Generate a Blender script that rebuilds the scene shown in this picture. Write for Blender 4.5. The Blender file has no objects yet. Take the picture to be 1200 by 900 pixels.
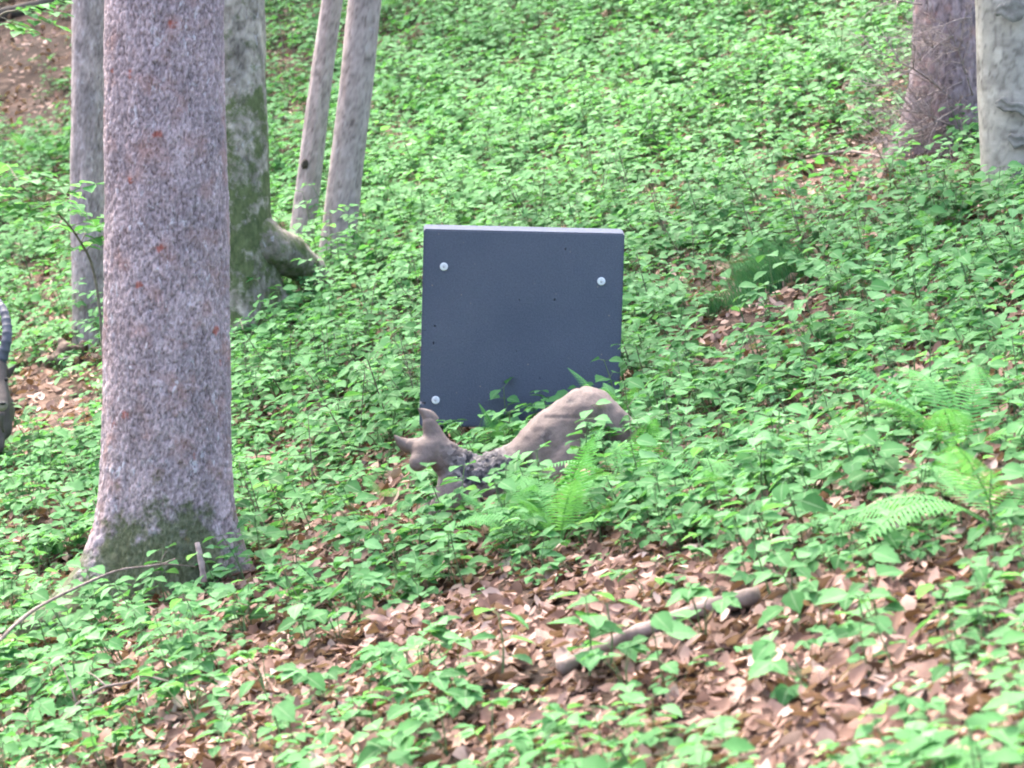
import bpy, bmesh, math, random
import numpy as np
from mathutils import Matrix, Vector, Euler

random.seed(11)
rng = np.random.default_rng(11)
S = bpy.context.scene
COL = S.collection
R = math.radians

# ---------------------------------------------------------------- camera, sky, sun, exposure
FPX, CX, CY, PITCH = 3915.0, 600.0, 450.0, R(5.0)        # photograph is 1200 x 900
cam_d = bpy.data.cameras.new('camera')
cam_d.sensor_width = 36.0
cam_d.lens = FPX / 1200.0 * 36.0
cam_d.clip_start, cam_d.clip_end = 0.1, 400.0
cam_d.dof.use_dof = True
cam_d.dof.focus_distance = 14.6
cam_d.dof.aperture_fstop = 5.6
cam = bpy.data.objects.new('camera', cam_d)
cam.location = (0, 0, 0)
cam.rotation_euler = (R(90) - PITCH, 0, 0)
COL.objects.link(cam)
S.camera = cam

SUN_EL, SUN_AZ = R(58), R(-25)      # azimuth measured from +y (view direction) towards +x
world = bpy.data.worlds.new('World')
S.world = world
world.use_nodes = True
wn = world.node_tree.nodes
sky = wn.new('ShaderNodeTexSky')
sky.sky_type = 'NISHITA'
sky.sun_disc = False
sky.sun_elevation = SUN_EL
sky.sun_rotation = SUN_AZ
sky.air_density = 0.7
sky.dust_density = 6.0
sky.ozone_density = 0.6
wn['Background'].inputs['Strength'].default_value = 0.15
world.node_tree.links.new(sky.outputs[0], wn['Background'].inputs['Color'])

sun_d = bpy.data.lights.new('sun', 'SUN')
sun_d.energy = 1.3
sun_d.angle = R(24)
sun_d.color = (1.0, 0.97, 0.92)
sun = bpy.data.objects.new('sun', sun_d)
sun_dir = Vector((math.sin(SUN_AZ) * math.cos(SUN_EL), math.cos(SUN_AZ) * math.cos(SUN_EL), math.sin(SUN_EL)))
sun.rotation_euler = sun_dir.to_track_quat('Z', 'Y').to_euler()
sun.location = sun_dir * 60
COL.objects.link(sun)

S.view_settings.view_transform = 'Standard'
S.view_settings.look = 'None'
S.view_settings.gamma = 1.0
S.view_settings.use_curve_mapping = False
S.view_settings.exposure = 3.25
S.render.engine = 'CYCLES'
S.cycles.max_bounces = 6
S.cycles.diffuse_bounces = 4
S.cycles.transmission_bounces = 4
S.cycles.transparent_max_bounces = 4
S.cycles.use_denoising = True
S.cycles.filter_width = 2.0

# ---------------------------------------------------------------- numeric helpers
def hash3(ix, iy, iz, seed=0):
    h = (ix.astype(np.int64) * 374761393 + iy.astype(np.int64) * 668265263 + iz.astype(np.int64) * 2147483647 + seed * 974711) & 0xffffffff
    h = ((h ^ (h >> 13)) * 1274126177) & 0xffffffff
    h = (h ^ (h >> 16)) & 0xffffffff
    return h / 4294967295.0

def vnoise(x, y, z=0.0, seed=0):
    """smooth value noise in [-1, 1]"""
    x = np.asarray(x, float); y = np.asarray(y, float); z = np.asarray(z, float) + np.zeros_like(x)
    ix, iy, iz = np.floor(x), np.floor(y), np.floor(z)
    fx, fy, fz = x - ix, y - iy, z - iz
    fx, fy, fz = (f * f * (3 - 2 * f) for f in (fx, fy, fz))
    out = 0
    for dx in (0, 1):
        for dy in (0, 1):
            for dz in (0, 1):
                w = (fx if dx else 1 - fx) * (fy if dy else 1 - fy) * (fz if dz else 1 - fz)
                out = out + w * hash3(ix + dx, iy + dy, iz + dz, seed)
    return out * 2 - 1

def fbm(x, y, z=0.0, seed=0, octv=3):
    o, a, t = 0, 1.0, 0
    for k in range(octv):
        o = o + a * vnoise(x * 2 ** k, y * 2 ** k, np.asarray(z) * 2 ** k, seed + k)
        t += a; a *= 0.5
    return o / t

def plates(u, v, seed=0):
    """cellular pattern: distance between nearest and second nearest cell centre and the cell's id"""
    iu, iv = np.floor(u), np.floor(v)
    d1 = np.full(u.shape, 9.0); d2 = np.full(u.shape, 9.0); cid = np.zeros(u.shape)
    for a in (-1, 0, 1):
        for b in (-1, 0, 1):
            cu, cv = iu + a, iv + b
            px = cu + hash3(cu, cv, cu * 0, seed); py = cv + hash3(cu, cv, cu * 0 + 7, seed)
            d = np.hypot(px - u, py - v)
            idv = hash3(cu, cv, cu * 0 + 13, seed)
            near = d < d1
            d2 = np.where(near, d1, np.minimum(d2, d))
            cid = np.where(near, idv, cid)
            d1 = np.where(near, d, d1)
    return d2 - d1, cid

FWD = np.array([0, math.cos(PITCH), -math.sin(PITCH)])
UPV = np.array([0, math.sin(PITCH), math.cos(PITCH)])

def project(x, y, z):
    dep = y * FWD[1] + z * FWD[2]
    up = y * UPV[1] + z * UPV[2]
    dep = np.maximum(dep, 0.1)
    return CX + FPX * x / dep, CY - FPX * up / dep, dep

def at(u, v, d):
    """the point seen at pixel u, v at depth d metres"""
    k = (v - CY) / FPX
    p = d * (FWD - k * UPV)
    return Vector((d * (u - CX) / FPX, p[1], p[2]))

# the centre line of the slope: depth -> row of the photograph where the soil lies
_ctrl = [(7.5, 1068), (9, 900), (11, 728), (13, 590), (15, 488), (17, 400), (20, 275), (24, 130), (28, 10), (33, -130), (40, -330), (50, -600)]
_cy, _cz = [-30.0, 0.0, 4.0], [-1.9, -1.86, -1.88]
for d_, r_ in _ctrl:
    p_ = at(600, r_, d_); _cy.append(p_.y); _cz.append(p_.z)
_cy += [70.0, 110.0]; _cz += [_cz[-1] + 4.0, _cz[-1] + 5.0]
_gy = np.arange(-30, 110, 0.1)
_gz = np.interp(_gy, _cy, _cz)
_k = np.exp(-0.5 * (np.arange(-30, 31) * 0.1 / 0.9) ** 2); _k /= _k.sum()
_gz = np.convolve(np.pad(_gz, 30, mode='edge'), _k, mode='valid')

def ground(x, y):
    x = np.asarray(x, float); y = np.asarray(y, float)
    z = np.interp(y, _gy, _gz) + 0.28 * 14 * np.tanh(x / 14.0)
    z = z + 0.05 * vnoise(x * 0.9, y * 0.7, 0, 5) + 0.022 * vnoise(x * 2.6, y * 2.2, 0, 6)
    return z

def gz(x, y):
    return float(ground(np.array([x]), np.array([y]))[0])

def on_ground(u, v, lift=0.0):
    """the ground point seen at pixel u, v"""
    ds = np.linspace(5, 45, 2001)
    k = (v - CY) / FPX
    y = ds * (FWD[1] - k * UPV[1]); z = ds * (FWD[2] - k * UPV[2]); x = ds * (u - CX) / FPX
    g = ground(x, y)
    i = np.argmax(z <= g)
    return Vector((x[i], y[i], g[i] + lift))

# ---------------------------------------------------------------- mesh helpers
def mesh_np(name, V, F, mat=None, smooth=True, attrs=None):
    """V (n,3); F (m,3) triangles or list of polygons"""
    me = bpy.data.meshes.new(name)
    V = np.asarray(V, np.float32)
    me.vertices.add(len(V)); me.vertices.foreach_set('co', V.ravel())
    F = np.asarray(F, np.int32); n = F.shape[1]
    me.loops.add(F.size); me.loops.foreach_set('vertex_index', F.ravel())
    me.polygons.add(len(F))
    me.polygons.foreach_set('loop_start', np.arange(0, F.size, n, dtype=np.int32))
    me.polygons.foreach_set('loop_total', np.full(len(F), n, np.int32))
    me.update(calc_edges=True)
    if smooth:
        me.polygons.foreach_set('use_smooth', np.ones(len(F), bool))
    for k, a in (attrs or {}).items():
        at_ = me.attributes.new(k, 'FLOAT', 'POINT'); at_.data.foreach_set('value', np.asarray(a, np.float32))
    if mat: me.materials.append(mat)
    return me

def obj(name, me, parent=None, label=None, cat=None, group=None, kind=None, loc=None):
    o = bpy.data.objects.new(name, me); COL.objects.link(o)
    if parent: o.parent = parent
    if loc is not None: o.location = loc
    if label: o['label'] = label
    if cat: o['category'] = cat
    if group: o['group'] = group
    if kind: o['kind'] = kind
    return o

def thing(name, loc, label, cat, group=None):
    return obj(name, None, None, label, cat, group, None, loc)

def tube(pts, rads, n=8, seed=0, rough=0.0, cap=True):
    """verts and tris of a tube along pts"""
    pts = [Vector(p) for p in pts]
    V, F = [], []
    prev = None
    for i, p in enumerate(pts):
        t = (pts[min(i + 1, len(pts) - 1)] - pts[max(i - 1, 0)]).normalized()
        if prev is None:
            a = t.orthogonal().normalized()
        else:
            a = (prev - t * prev.dot(t)).normalized()
        prev = a; b = t.cross(a)
        for k in range(n):
            th = 2 * math.pi * k / n
            rr = rads[i] * (1 + rough * random.uniform(-1, 1))
            V.append(p + (a * math.cos(th) + b * math.sin(th)) * rr)
        if i:
            for k in range(n):
                q = (i - 1) * n + k; q2 = (i - 1) * n + (k + 1) % n
                F.append((q, q2, q2 + n)); F.append((q, q2 + n, q + n))
    if cap:
        for base, c in ((0, pts[0]), ((len(pts) - 1) * n, pts[-1])):
            ci = len(V); V.append(c)
            for k in range(n):
                f = (base + k, base + (k + 1) % n, ci)
                F.append(f if base else f[::-1])
    return np.array([tuple(v) for v in V]), np.array(F)

def merge(parts):
    Vs, Fs, o = [], [], 0
    for V, F in parts:
        Vs.append(np.asarray(V, float)); Fs.append(np.asarray(F) + o); o += len(V)
    return np.vstack(Vs), np.vstack(Fs)

def curve_pts(ctrl, n):
    """smooth interpolation through control points (Catmull-Rom)"""
    c = [Vector(p) for p in ctrl]
    c = [c[0] * 2 - c[1]] + c + [c[-1] * 2 - c[-2]]
    out = []
    m = len(c) - 3
    for i in range(n):
        t = i / (n - 1) * m; k = min(int(t), m - 1); f = t - k
        p0, p1, p2, p3 = c[k:k + 4]
        out.append(0.5 * ((2 * p1) + (p2 - p0) * f + (2 * p0 - 5 * p1 + 4 * p2 - p3) * f * f + (3 * p1 - p0 - 3 * p2 + p3) * f ** 3))
    return out

# ---------------------------------------------------------------- material helpers
def new_mat(name):
    m = bpy.data.materials.new(name); m.use_nodes = True
    nt = m.node_tree
    return m, nt, nt.nodes['Principled BSDF'], nt.nodes['Material Output']

def N(nt, t, **kw):
    n = nt.nodes.new(t)
    for k, v in kw.items():
        if k in n.inputs: n.inputs[k].default_value = v
        else: setattr(n, k, v)
    return n

def ramp(nt, stops, fac=None, interp='LINEAR'):
    r = nt.nodes.new('ShaderNodeValToRGB'); cr = r.color_ramp
    cr.interpolation = interp
    while len(cr.elements) < len(stops): cr.elements.new(0.5)
    for e, (p, c) in zip(cr.elements, stops):
        e.position = p; e.color = (c[0], c[1], c[2], 1) if not isinstance(c, (int, float)) else (c, c, c, 1)
    if fac is not None: nt.links.new(fac, r.inputs[0])
    return r

def noise_n(nt, scale, detail=3.0, vec=None, rough=0.55, dist=0.0):
    n = N(nt, 'ShaderNodeTexNoise'); n.inputs['Scale'].default_value = scale; n.inputs['Detail'].default_value = detail
    n.inputs['Roughness'].default_value = rough; n.inputs['Distortion'].default_value = dist
    if vec is not None: nt.links.new(vec, n.inputs['Vector'])
    return n

def mix_c(nt, fac, a, b, blend='MIX'):
    m = nt.nodes.new('ShaderNodeMix'); m.data_type = 'RGBA'; m.blend_type = blend
    for src, sock in ((fac, m.inputs[0]), (a, m.inputs[6]), (b, m.inputs[7])):
        if isinstance(src, bpy.types.NodeSocket): nt.links.new(src, sock)
        elif isinstance(src, (int, float)): sock.default_value = src
        else: sock.default_value = (*src, 1)
    return m.outputs[2]

def mapping(nt, scale, coord='Object'):
    tc = nt.nodes.new('ShaderNodeTexCoord'); mp = nt.nodes.new('ShaderNodeMapping')
    mp.inputs['Scale'].default_value = scale
    nt.links.new(tc.outputs[coord], mp.inputs['Vector'])
    return mp.outputs[0]

def bump(nt, h, strength, dist, bsdf):
    b = nt.nodes.new('ShaderNodeBump'); b.inputs['Strength'].default_value = strength; b.inputs['Distance'].default_value = dist
    nt.links.new(h, b.inputs['Height']); nt.links.new(b.outputs[0], bsdf.inputs['Normal'])

def mul(nt, a, b):
    n = nt.nodes.new('ShaderNodeMath'); n.operation = 'MULTIPLY'
    for s, i in ((a, 0), (b, 1)):
        if isinstance(s, bpy.types.NodeSocket): nt.links.new(s, n.inputs[i])
        else: n.inputs[i].default_value = s
    return n.outputs[0]

def leaf_mat(name, stops, by_object, trans=0.42, rough=0.6, vein=True):
    m, nt, p, out = new_mat(name)
    if by_object:
        oi = N(nt, 'ShaderNodeObjectInfo'); f = oi.outputs['Color'] if stops is DEAD else oi.outputs['Random']
    else:
        a = N(nt, 'ShaderNodeAttribute'); a.attribute_name = 'tint'; f = a.outputs['Fac']
    r = ramp(nt, stops, f)
    nz = noise_n(nt, 40.0, 2.0, mapping(nt, (1, 1, 1), 'Object' if not by_object else 'Generated'))
    if by_object: nz.inputs['Scale'].default_value = 3.0
    c = mix_c(nt, 0.45, r.outputs[0], mix_c(nt, nz.outputs[0], (0.45, 0.5, 0.4), (1.5, 1.4, 1.4)), 'MULTIPLY')
    if by_object:
        rb = N(nt, 'ShaderNodeAttribute'); rb.attribute_name = 'rib'
        c = mix_c(nt, mul(nt, ramp(nt, [(0.84, 0.0), (0.96, 1.0)], rb.outputs['Fac']).outputs[0], 0.35), c, (0.30, 0.42, 0.24) if stops is GREEN else (0.10, 0.06, 0.045))
    nt.links.new(c, p.inputs['Base Color'])
    p.inputs['Roughness'].default_value = rough
    p.inputs['Specular IOR Level'].default_value = 0.08
    tr = N(nt, 'ShaderNodeBsdfTranslucent')
    tc_ = mix_c(nt, 1.0, c, (1.15, 1.2, 0.7), 'MULTIPLY')
    nt.links.new(tc_, tr.inputs['Color'])
    mx = N(nt, 'ShaderNodeMixShader'); mx.inputs[0].default_value = trans
    nt.links.new(p.outputs[0], mx.inputs[1]); nt.links.new(tr.outputs[0], mx.inputs[2])
    nt.links.new(mx.outputs[0], out.inputs['Surface'])
    return m

GREEN = [(0.0, (0.042, 0.135, 0.042)), (0.35, (0.074, 0.212, 0.070)), (0.7, (0.110, 0.275, 0.102)), (1.0, (0.165, 0.35, 0.155))]
FERN = [(0.0, (0.075, 0.23, 0.065)), (1.0, (0.13, 0.33, 0.11))]
DEAD = [(0.0, (0.055, 0.032, 0.024)), (0.25, (0.14, 0.079, 0.058)), (0.55, (0.25, 0.155, 0.12)), (0.85, (0.36, 0.25, 0.205)), (1.0, (0.44, 0.335, 0.285))]
M_leaf_o = leaf_mat('fresh leaf', GREEN, True)
M_leaf_s = leaf_mat('ground cover leaf', GREEN, False)
M_dead_o = leaf_mat('dead leaf', DEAD, True, 0.12, 0.6)
M_dead_s = leaf_mat('leaf litter', DEAD, False, 0.12, 0.6)
M_fern = leaf_mat('fern leaf', FERN, True, 0.35)
M_grass = leaf_mat('grass blade', [(0.0, (0.045, 0.14, 0.06)), (1.0, (0.08, 0.20, 0.085))], False, 0.25)

def simple_mat(name, c1, c2, scale, rough=0.8, bstr=0.3, bdist=0.01, sc=(1, 1, 1)):
    m, nt, p, out = new_mat(name)
    v = mapping(nt, sc)
    n = noise_n(nt, scale, 4.0, v)
    r = ramp(nt, [(0.3, c1), (0.7, c2)], n.outputs[0])
    nt.links.new(r.outputs[0], p.inputs['Base Color'])
    p.inputs['Roughness'].default_value = rough
    p.inputs['Specular IOR Level'].default_value = 0.2
    bump(nt, n.outputs[0], bstr, bdist, p)
    return m

M_stem = simple_mat('green stem', (0.06, 0.13, 0.05), (0.12, 0.16, 0.07), 30)
M_wood_stem = simple_mat('woody stem', (0.085, 0.075, 0.05), (0.17, 0.145, 0.105), 40)
M_twig = simple_mat('dead twig bark', (0.10, 0.075, 0.062), (0.24, 0.185, 0.16), 35, sc=(1, 1, 1))
M_twig_pale = simple_mat('pale dead branch', (0.16, 0.122, 0.11), (0.33, 0.27, 0.245), 30)
M_log = simple_mat('weathered branch wood', (0.09, 0.066, 0.055), (0.235, 0.175, 0.15), 22, bstr=0.6)
M_dark_log = simple_mat('wet dark log', (0.025, 0.02, 0.018), (0.09, 0.075, 0.06), 12, bstr=0.6)
M_rot = simple_mat('rotten wood', (0.035, 0.024, 0.018), (0.15, 0.105, 0.08), 14, bstr=0.6)
M_cut = simple_mat('pale cut wood', (0.5, 0.4, 0.3), (0.68, 0.58, 0.46), 20)

# soil
def soil_mat():
    m, nt, p, out = new_mat('forest soil')
    v = mapping(nt, (1, 1, 1))
    n1 = noise_n(nt, 1.3, 5.0, v); n2 = noise_n(nt, 22.0, 4.0, v, 0.7)
    vo = N(nt, 'ShaderNodeTexVoronoi'); vo.inputs['Scale'].default_value = 16.0; nt.links.new(v, vo.inputs['Vector'])
    litter = ramp(nt, [(0.15, (0.028, 0.018, 0.013)), (0.45, (0.062, 0.039, 0.028)), (0.7, (0.105, 0.066, 0.05)), (0.95, (0.17, 0.115, 0.09))], vo.outputs['Color'])
    soil = ramp(nt, [(0.3, (0.02, 0.014, 0.010)), (0.7, (0.055, 0.037, 0.027))], n2.outputs[0])
    f = ramp(nt, [(0.38, 0.0), (0.55, 1.0)], n1.outputs[0])
    c = mix_c(nt, f.outputs[0], soil.outputs[0], litter.outputs[0])
    nt.links.new(c, p.inputs['Base Color'])
    p.inputs['Roughness'].default_value = 0.95; p.inputs['Specular IOR Level'].default_value = 0.1
    bump(nt, n2.outputs[0], 0.7, 0.03, p)
    return m
M_soil = soil_mat()

# ---------------------------------------------------------------- the ground: one sheet
def axis(lo, hi, step, far_lo, far_hi, n):
    a = np.arange(lo, hi + 1e-6, step)
    l = lo - np.geomspace(step, lo - far_lo, n)[::-1]; h = hi + np.geomspace(step, far_hi - hi, n)
    return np.concatenate([l, a, h])
gx = axis(-7, 7, 0.1, -80, 80, 14); gy_ = axis(6.0, 36, 0.1, -29, 108, 14)
X, Y = np.meshgrid(gx, gy_)
Z = ground(X, Y) + 0.008 * vnoise(X * 9, Y * 9, 0, 9)
nx, ny = len(gx), len(gy_)
I = np.arange(nx * ny).reshape(ny, nx)
Q = np.stack([I[:-1, :-1], I[:-1, 1:], I[1:, 1:], I[1:, :-1]], -1).reshape(-1, 4)
obj('ground', mesh_np('ground', np.stack([X, Y, Z], -1).reshape(-1, 3), Q, M_soil), kind='structure')

# ---------------------------------------------------------------- trunks
def bark_mat(name, base, dark, light, fleck=0.0, fleck_col=(0.46, 0.44, 0.445), red=0.0, moss_h=0.0, moss_amt=0.0, vs=3.0, fine=60.0, bstr=0.5, scars=0.0, blotch=1.0):
    m, nt, p, out = new_mat(name)
    v = mapping(nt, (1, 1, 1.0 / vs))
    v1 = mapping(nt, (1, 1, 1))
    n1 = noise_n(nt, 7.0, 4.0, v); n2 = noise_n(nt, fine, 5.0, v, 0.65)
    c = ramp(nt, [(0.25, dark), (0.5, base), (0.78, light)], n2.outputs[0]).outputs[0]
    big = ramp(nt, [(0.3, tuple(1 + blotch * (q - 1) for q in (0.72, 0.72, 0.74))), (0.7, tuple(1 + blotch * (q - 1) for q in (1.2, 1.16, 1.14)))], n1.outputs[0])
    c = mix_c(nt, 1.0, c, big.outputs[0], 'MULTIPLY')
    at_ = N(nt, 'ShaderNodeAttribute'); at_.attribute_name = 'plate'
    pl = ramp(nt, [(0.0, (0.42, 0.40, 0.40)), (0.5, (0.98, 0.97, 0.97)), (1.0, (1.38, 1.38, 1.38))], at_.outputs['Fac'])
    c = mix_c(nt, 1.0, c, pl.outputs[0], 'MULTIPLY')
    if red:
        nr = noise_n(nt, 9.0, 2.0, v1, 0.5)
        c = mix_c(nt, mul(nt, ramp(nt, [(0.52, 0.0), (0.72, 1.0)], nr.outputs[0]).outputs[0], 0.55), c, (0.27, 0.155, 0.125))
        nd = noise_n(nt, 28.0, 3.0, v1, 0.6); vd = N(nt, 'ShaderNodeVectorMath', operation='MULTIPLY_ADD'); nt.links.new(nd.outputs['Color'], vd.inputs[0]); vd.inputs[1].default_value = (0.06, 0.06, 0.06); nt.links.new(v1, vd.inputs[2])
        vr = N(nt, 'ShaderNodeTexVoronoi'); vr.inputs['Scale'].default_value = 7.0; nt.links.new(vd.outputs[0], vr.inputs['Vector'])
        c = mix_c(nt, mul(nt, ramp(nt, [(0.07, 1.0), (0.15, 0.0)], vr.outputs['Distance']).outputs[0], red), c, (0.26, 0.07, 0.045))
    if fleck:
        vf = noise_n(nt, 30.0, 3.0, mapping(nt, (1, 1, 0.6)), 0.6, 0.4)
        nf = noise_n(nt, 4.0, 3.0, v1)
        g = mul(nt, ramp(nt, [(0.60, 0.0), (0.68, 1.0)], vf.outputs[0]).outputs[0], ramp(nt, [(0.36, 0.15), (0.6, 1.0)], nf.outputs[0]).outputs[0])
        c = mix_c(nt, mul(nt, g, fleck), c, fleck_col)
    if scars:
        ns = noise_n(nt, 1.0, 1.5, mapping(nt, (2.2, 2.2, 11.0)), 0.4)
        c = mix_c(nt, mul(nt, ramp(nt, [(0.60, 0.0), (0.68, 1.0)], ns.outputs[0]).outputs[0], scars), c, (0.10, 0.085, 0.075))
    if moss_amt:
        mo = N(nt, 'ShaderNodeAttribute'); mo.attribute_name = 'moss'
        nm = noise_n(nt, 9.0, 5.0, v1, 0.65)
        ad = N(nt, 'ShaderNodeMath', operation='ADD'); nt.links.new(mo.outputs['Fac'], ad.inputs[0]); nt.links.new(nm.outputs[0], ad.inputs[1])
        g = mul(nt, ramp(nt, [(0.86, 0.0), (1.02, 1.0)], ad.outputs[0]).outputs[0], moss_amt)
        mc = ramp(nt, [(0.35, (0.045, 0.062, 0.022)), (0.7, (0.105, 0.125, 0.05))], n2.outputs[0])
        c = mix_c(nt, g, c, mc.outputs[0])
    nt.links.new(c, p.inputs['Base Color'])
    p.inputs['Roughness'].default_value = 0.9; p.inputs['Specular IOR Level'].default_value = 0.15
    bump(nt, n2.outputs[0], bstr, 0.012, p)
    return m

def trunk_mesh(axis_pts, rads, mat, roots=(), nseg=96, fine_h=3.0, step=0.02, plate=(0.03, 0.06, 0.004), lump=0.012, seed=0, moss=None):
    """axis_pts: points of the axis from below the soil upwards; rads their radii"""
    ax = np.array([tuple(p) for p in axis_pts]); rad = np.array(rads, float)
    z0 = ax[0, 2]; top = ax[-1, 2]
    zs = np.concatenate([np.arange(z0, z0 + fine_h, step), np.linspace(z0 + fine_h, top, 24)])
    th = np.linspace(0, 2 * math.pi, nseg, endpoint=False)
    xs = np.interp(zs, ax[:, 2], ax[:, 0]); ys = np.interp(zs, ax[:, 2], ax[:, 1]); rs = np.interp(zs, ax[:, 2], rad)
    T, Zr = np.meshgrid(th, zs)
    Xc, Yc, Rr = (np.repeat(a[:, None], nseg, 1) for a in (xs, ys, rs))
    ct, st = np.cos(T), np.sin(T)
    gh = ground(Xc + ct * Rr * 1.4, Yc + st * Rr * 1.4)
    h = np.maximum(Zr - gh, -0.05)
    k = np.ones_like(Rr)
    for (ang, amp, decay, width) in roots:
        dlt = np.abs((T - ang + math.pi) % (2 * math.pi) - math.pi)
        k = k + amp * np.exp(-np.maximum(h, 0) / decay) * np.exp(-(dlt / width) ** 2)
    Rr = Rr * k
    u = T / (2 * math.pi); r0 = rs.mean()
    cols = max(6, int(round(2 * math.pi * r0 / plate[0])))
    # plates wrap round the trunk
    uu = u * cols; wob = 0.5 * vnoise(ct * 4, st * 4, Zr * 6, seed)
    e, cid = plates_wrap(uu + wob, Zr / plate[1] + 0.4 * vnoise(ct * 5, st * 5, Zr * 9, seed + 3), cols, seed)
    rise = np.clip(e / 0.25, 0, 1)
    disp = plate[2] * (rise - 0.7 + 0.9 * (cid - 0.5)) + lump * fbm(ct * 2.2, st * 2.2, Zr * 2.0, seed + 8)
    Rr = Rr + disp
    P = np.stack([Xc + ct * Rr, Yc + st * Rr, Zr], -1)
    o = Vector((float(ax[0, 0]), float(ax[0, 1]), float(z0)))
    n, m_ = P.shape[:2]
    I = np.arange(n * m_).reshape(n, m_); J = np.roll(I, -1, 1)
    Q = np.stack([I[:-1], J[:-1], J[1:], I[1:]], -1).reshape(-1, 4)
    att = {'plate': (0.5 * rise + 0.5 * cid).ravel()}
    att['moss'] = (moss(T, h) if moss is not None else np.zeros_like(h)).ravel()
    return P.reshape(-1, 3), Q, att

def plates_wrap(u, v, cols, seed):
    iu, iv = np.floor(u), np.floor(v)
    d1 = np.full(u.shape, 9.0); d2 = np.full(u.shape, 9.0); cid = np.zeros(u.shape)
    for a in (-1, 0, 1):
        for b in (-1, 0, 1):
            cu, cv = iu + a, iv + b
            cw = np.mod(cu, cols)
            px = cu + hash3(cw, cv, cu * 0, seed); py = cv + hash3(cw, cv, cu * 0 + 7, seed)
            d = np.hypot(px - u, py - v)
            near = d < d1
            d2 = np.where(near, d1, np.minimum(d2, d)); cid = np.where(near, hash3(cw, cv, cu * 0 + 13, seed), cid)
            d1 = np.where(near, d, d1)
    return d2 - d1, cid

LEAF6_V = np.array([(0, 0, 0), (0, 0.5, 0.0), (0, 1, -0.12), (0.30, 0.33, 0.07), (0.25, 0.68, 0.03), (-0.30, 0.33, 0.07), (-0.25, 0.68, 0.03)], float)
LEAF6_F = np.array([(0, 3, 1), (3, 4, 1), (4, 2, 1), (0, 1, 5), (5, 1, 6), (6, 1, 2)])

def bake_leaves(T, V0=LEAF6_V, F0=LEAF6_F):
    """T (n,4,4) transforms -> verts, faces"""
    n = len(T)
    P = np.einsum('nij,vj->nvi', T[:, :3, :3], V0) + T[:, None, :3, 3]
    F = F0[None] + (np.arange(n) * len(V0))[:, None, None]
    return P.reshape(-1, 3), F.reshape(-1, 3)

def frames(pos, d, nrm, ln, wd):
    """transforms with y along d, z near nrm, length ln and width wd (n-arrays)"""
    d = d / np.linalg.norm(d, axis=1, keepdims=True)
    x = np.cross(d, nrm); x /= np.linalg.norm(x, axis=1, keepdims=True) + 1e-9
    z = np.cross(x, d)
    T = np.zeros((len(pos), 4, 4))
    T[:, :3, 0] = x * wd[:, None]; T[:, :3, 1] = d * ln[:, None]; T[:, :3, 2] = z * ln[:, None]
    T[:, :3, 3] = pos; T[:, 3, 3] = 1
    return T

def crown(tree, top, base_z, rad, n, needle=False, seed=0):
    """limbs and a crown of leaf-sized faces high above the picture"""
    rg = np.random.default_rng(seed)
    top = Vector(top)
    parts, ctr = [], []
    for k in range(16):
        f = rg.uniform(0, 1); z = base_z + f * (top.z - base_z)
        a = rg.uniform(0, 2 * math.pi); L = rad * (0.55 + 0.6 * math.sin(math.pi * min(0.9, f + 0.2)))
        p0 = Vector((top.x, top.y, z)); p1 = p0 + Vector((math.cos(a) * L, math.sin(a) * L, L * (0.1 if needle else 0.45)))
        mid = (p0 + p1) / 2 + Vector((0, 0, -0.1 * L)); p0 = p0 - (p1 - p0) * 0.02
        parts.append(tube(curve_pts([p0, mid, p1], 6), np.linspace(0.05, 0.012, 6), 5))
        for q in range(7):
            ctr.append(tuple(p0.lerp(p1, 0.35 + 0.65 * q / 6)))
    V, F = merge(parts)
    obj('limbs', mesh_np('limbs', V, F, M_wood_stem), tree)
    ctr = np.array(ctr)
    pos = ctr[rg.integers(0, len(ctr), n)] + rg.normal(0, 0.33, (n, 3)) * np.array([1, 1, 0.6])
    d = rg.normal(0, 1, (n, 3)) * np.array([1, 1, 0.4]); nr = rg.normal(0, 0.5, (n, 3)) + np.array([0, 0, 1])
    ln = rg.uniform(0.10, 0.17, n)
    V, F = bake_leaves(frames(pos, d, nr, ln, ln * (0.3 if needle else 0.9)))
    obj('crown', mesh_np('crown', V, F, M_leaf_s, attrs={'tint': np.repeat(rg.uniform(0, 1, n), 7)}), tree)

def tree_from(name, base, pix, depth, rads, mat, label, height, roots, group=None, **kw):
    """pix: pixels of the axis from the base upwards; continues straight to the top"""
    pts = [at(u, v, depth) for u, v in pix]
    g = pts[0].copy(); gzv = gz(g.x, g.y)
    dv = (pts[1] - pts[0]).normalized()
    lo = g + dv * ((gzv - 0.35 - g.z) / dv.z)
    last = pts[-1]; dl = (pts[-1] - pts[-2]).normalized(); dl = (dl + Vector((0, 0, 1))).normalized()
    topp = last + dl * ((gzv + height - last.z) / dl.z)
    axis_pts = [lo] + pts + [topp]
    rads = [rads[0]] + list(rads) + [0.03]
    t = thing(name, (lo.x, lo.y, gzv), label, 'tree', group)
    V, Q, att = trunk_mesh(axis_pts, rads, mat, roots, **kw)
    V = V - np.array([lo.x, lo.y, gzv])
    obj('trunk', mesh_np('trunk', V, Q, mat, attrs=att), t)
    loc = Vector((lo.x, lo.y, gzv))
    return t, topp - loc, loc

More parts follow.
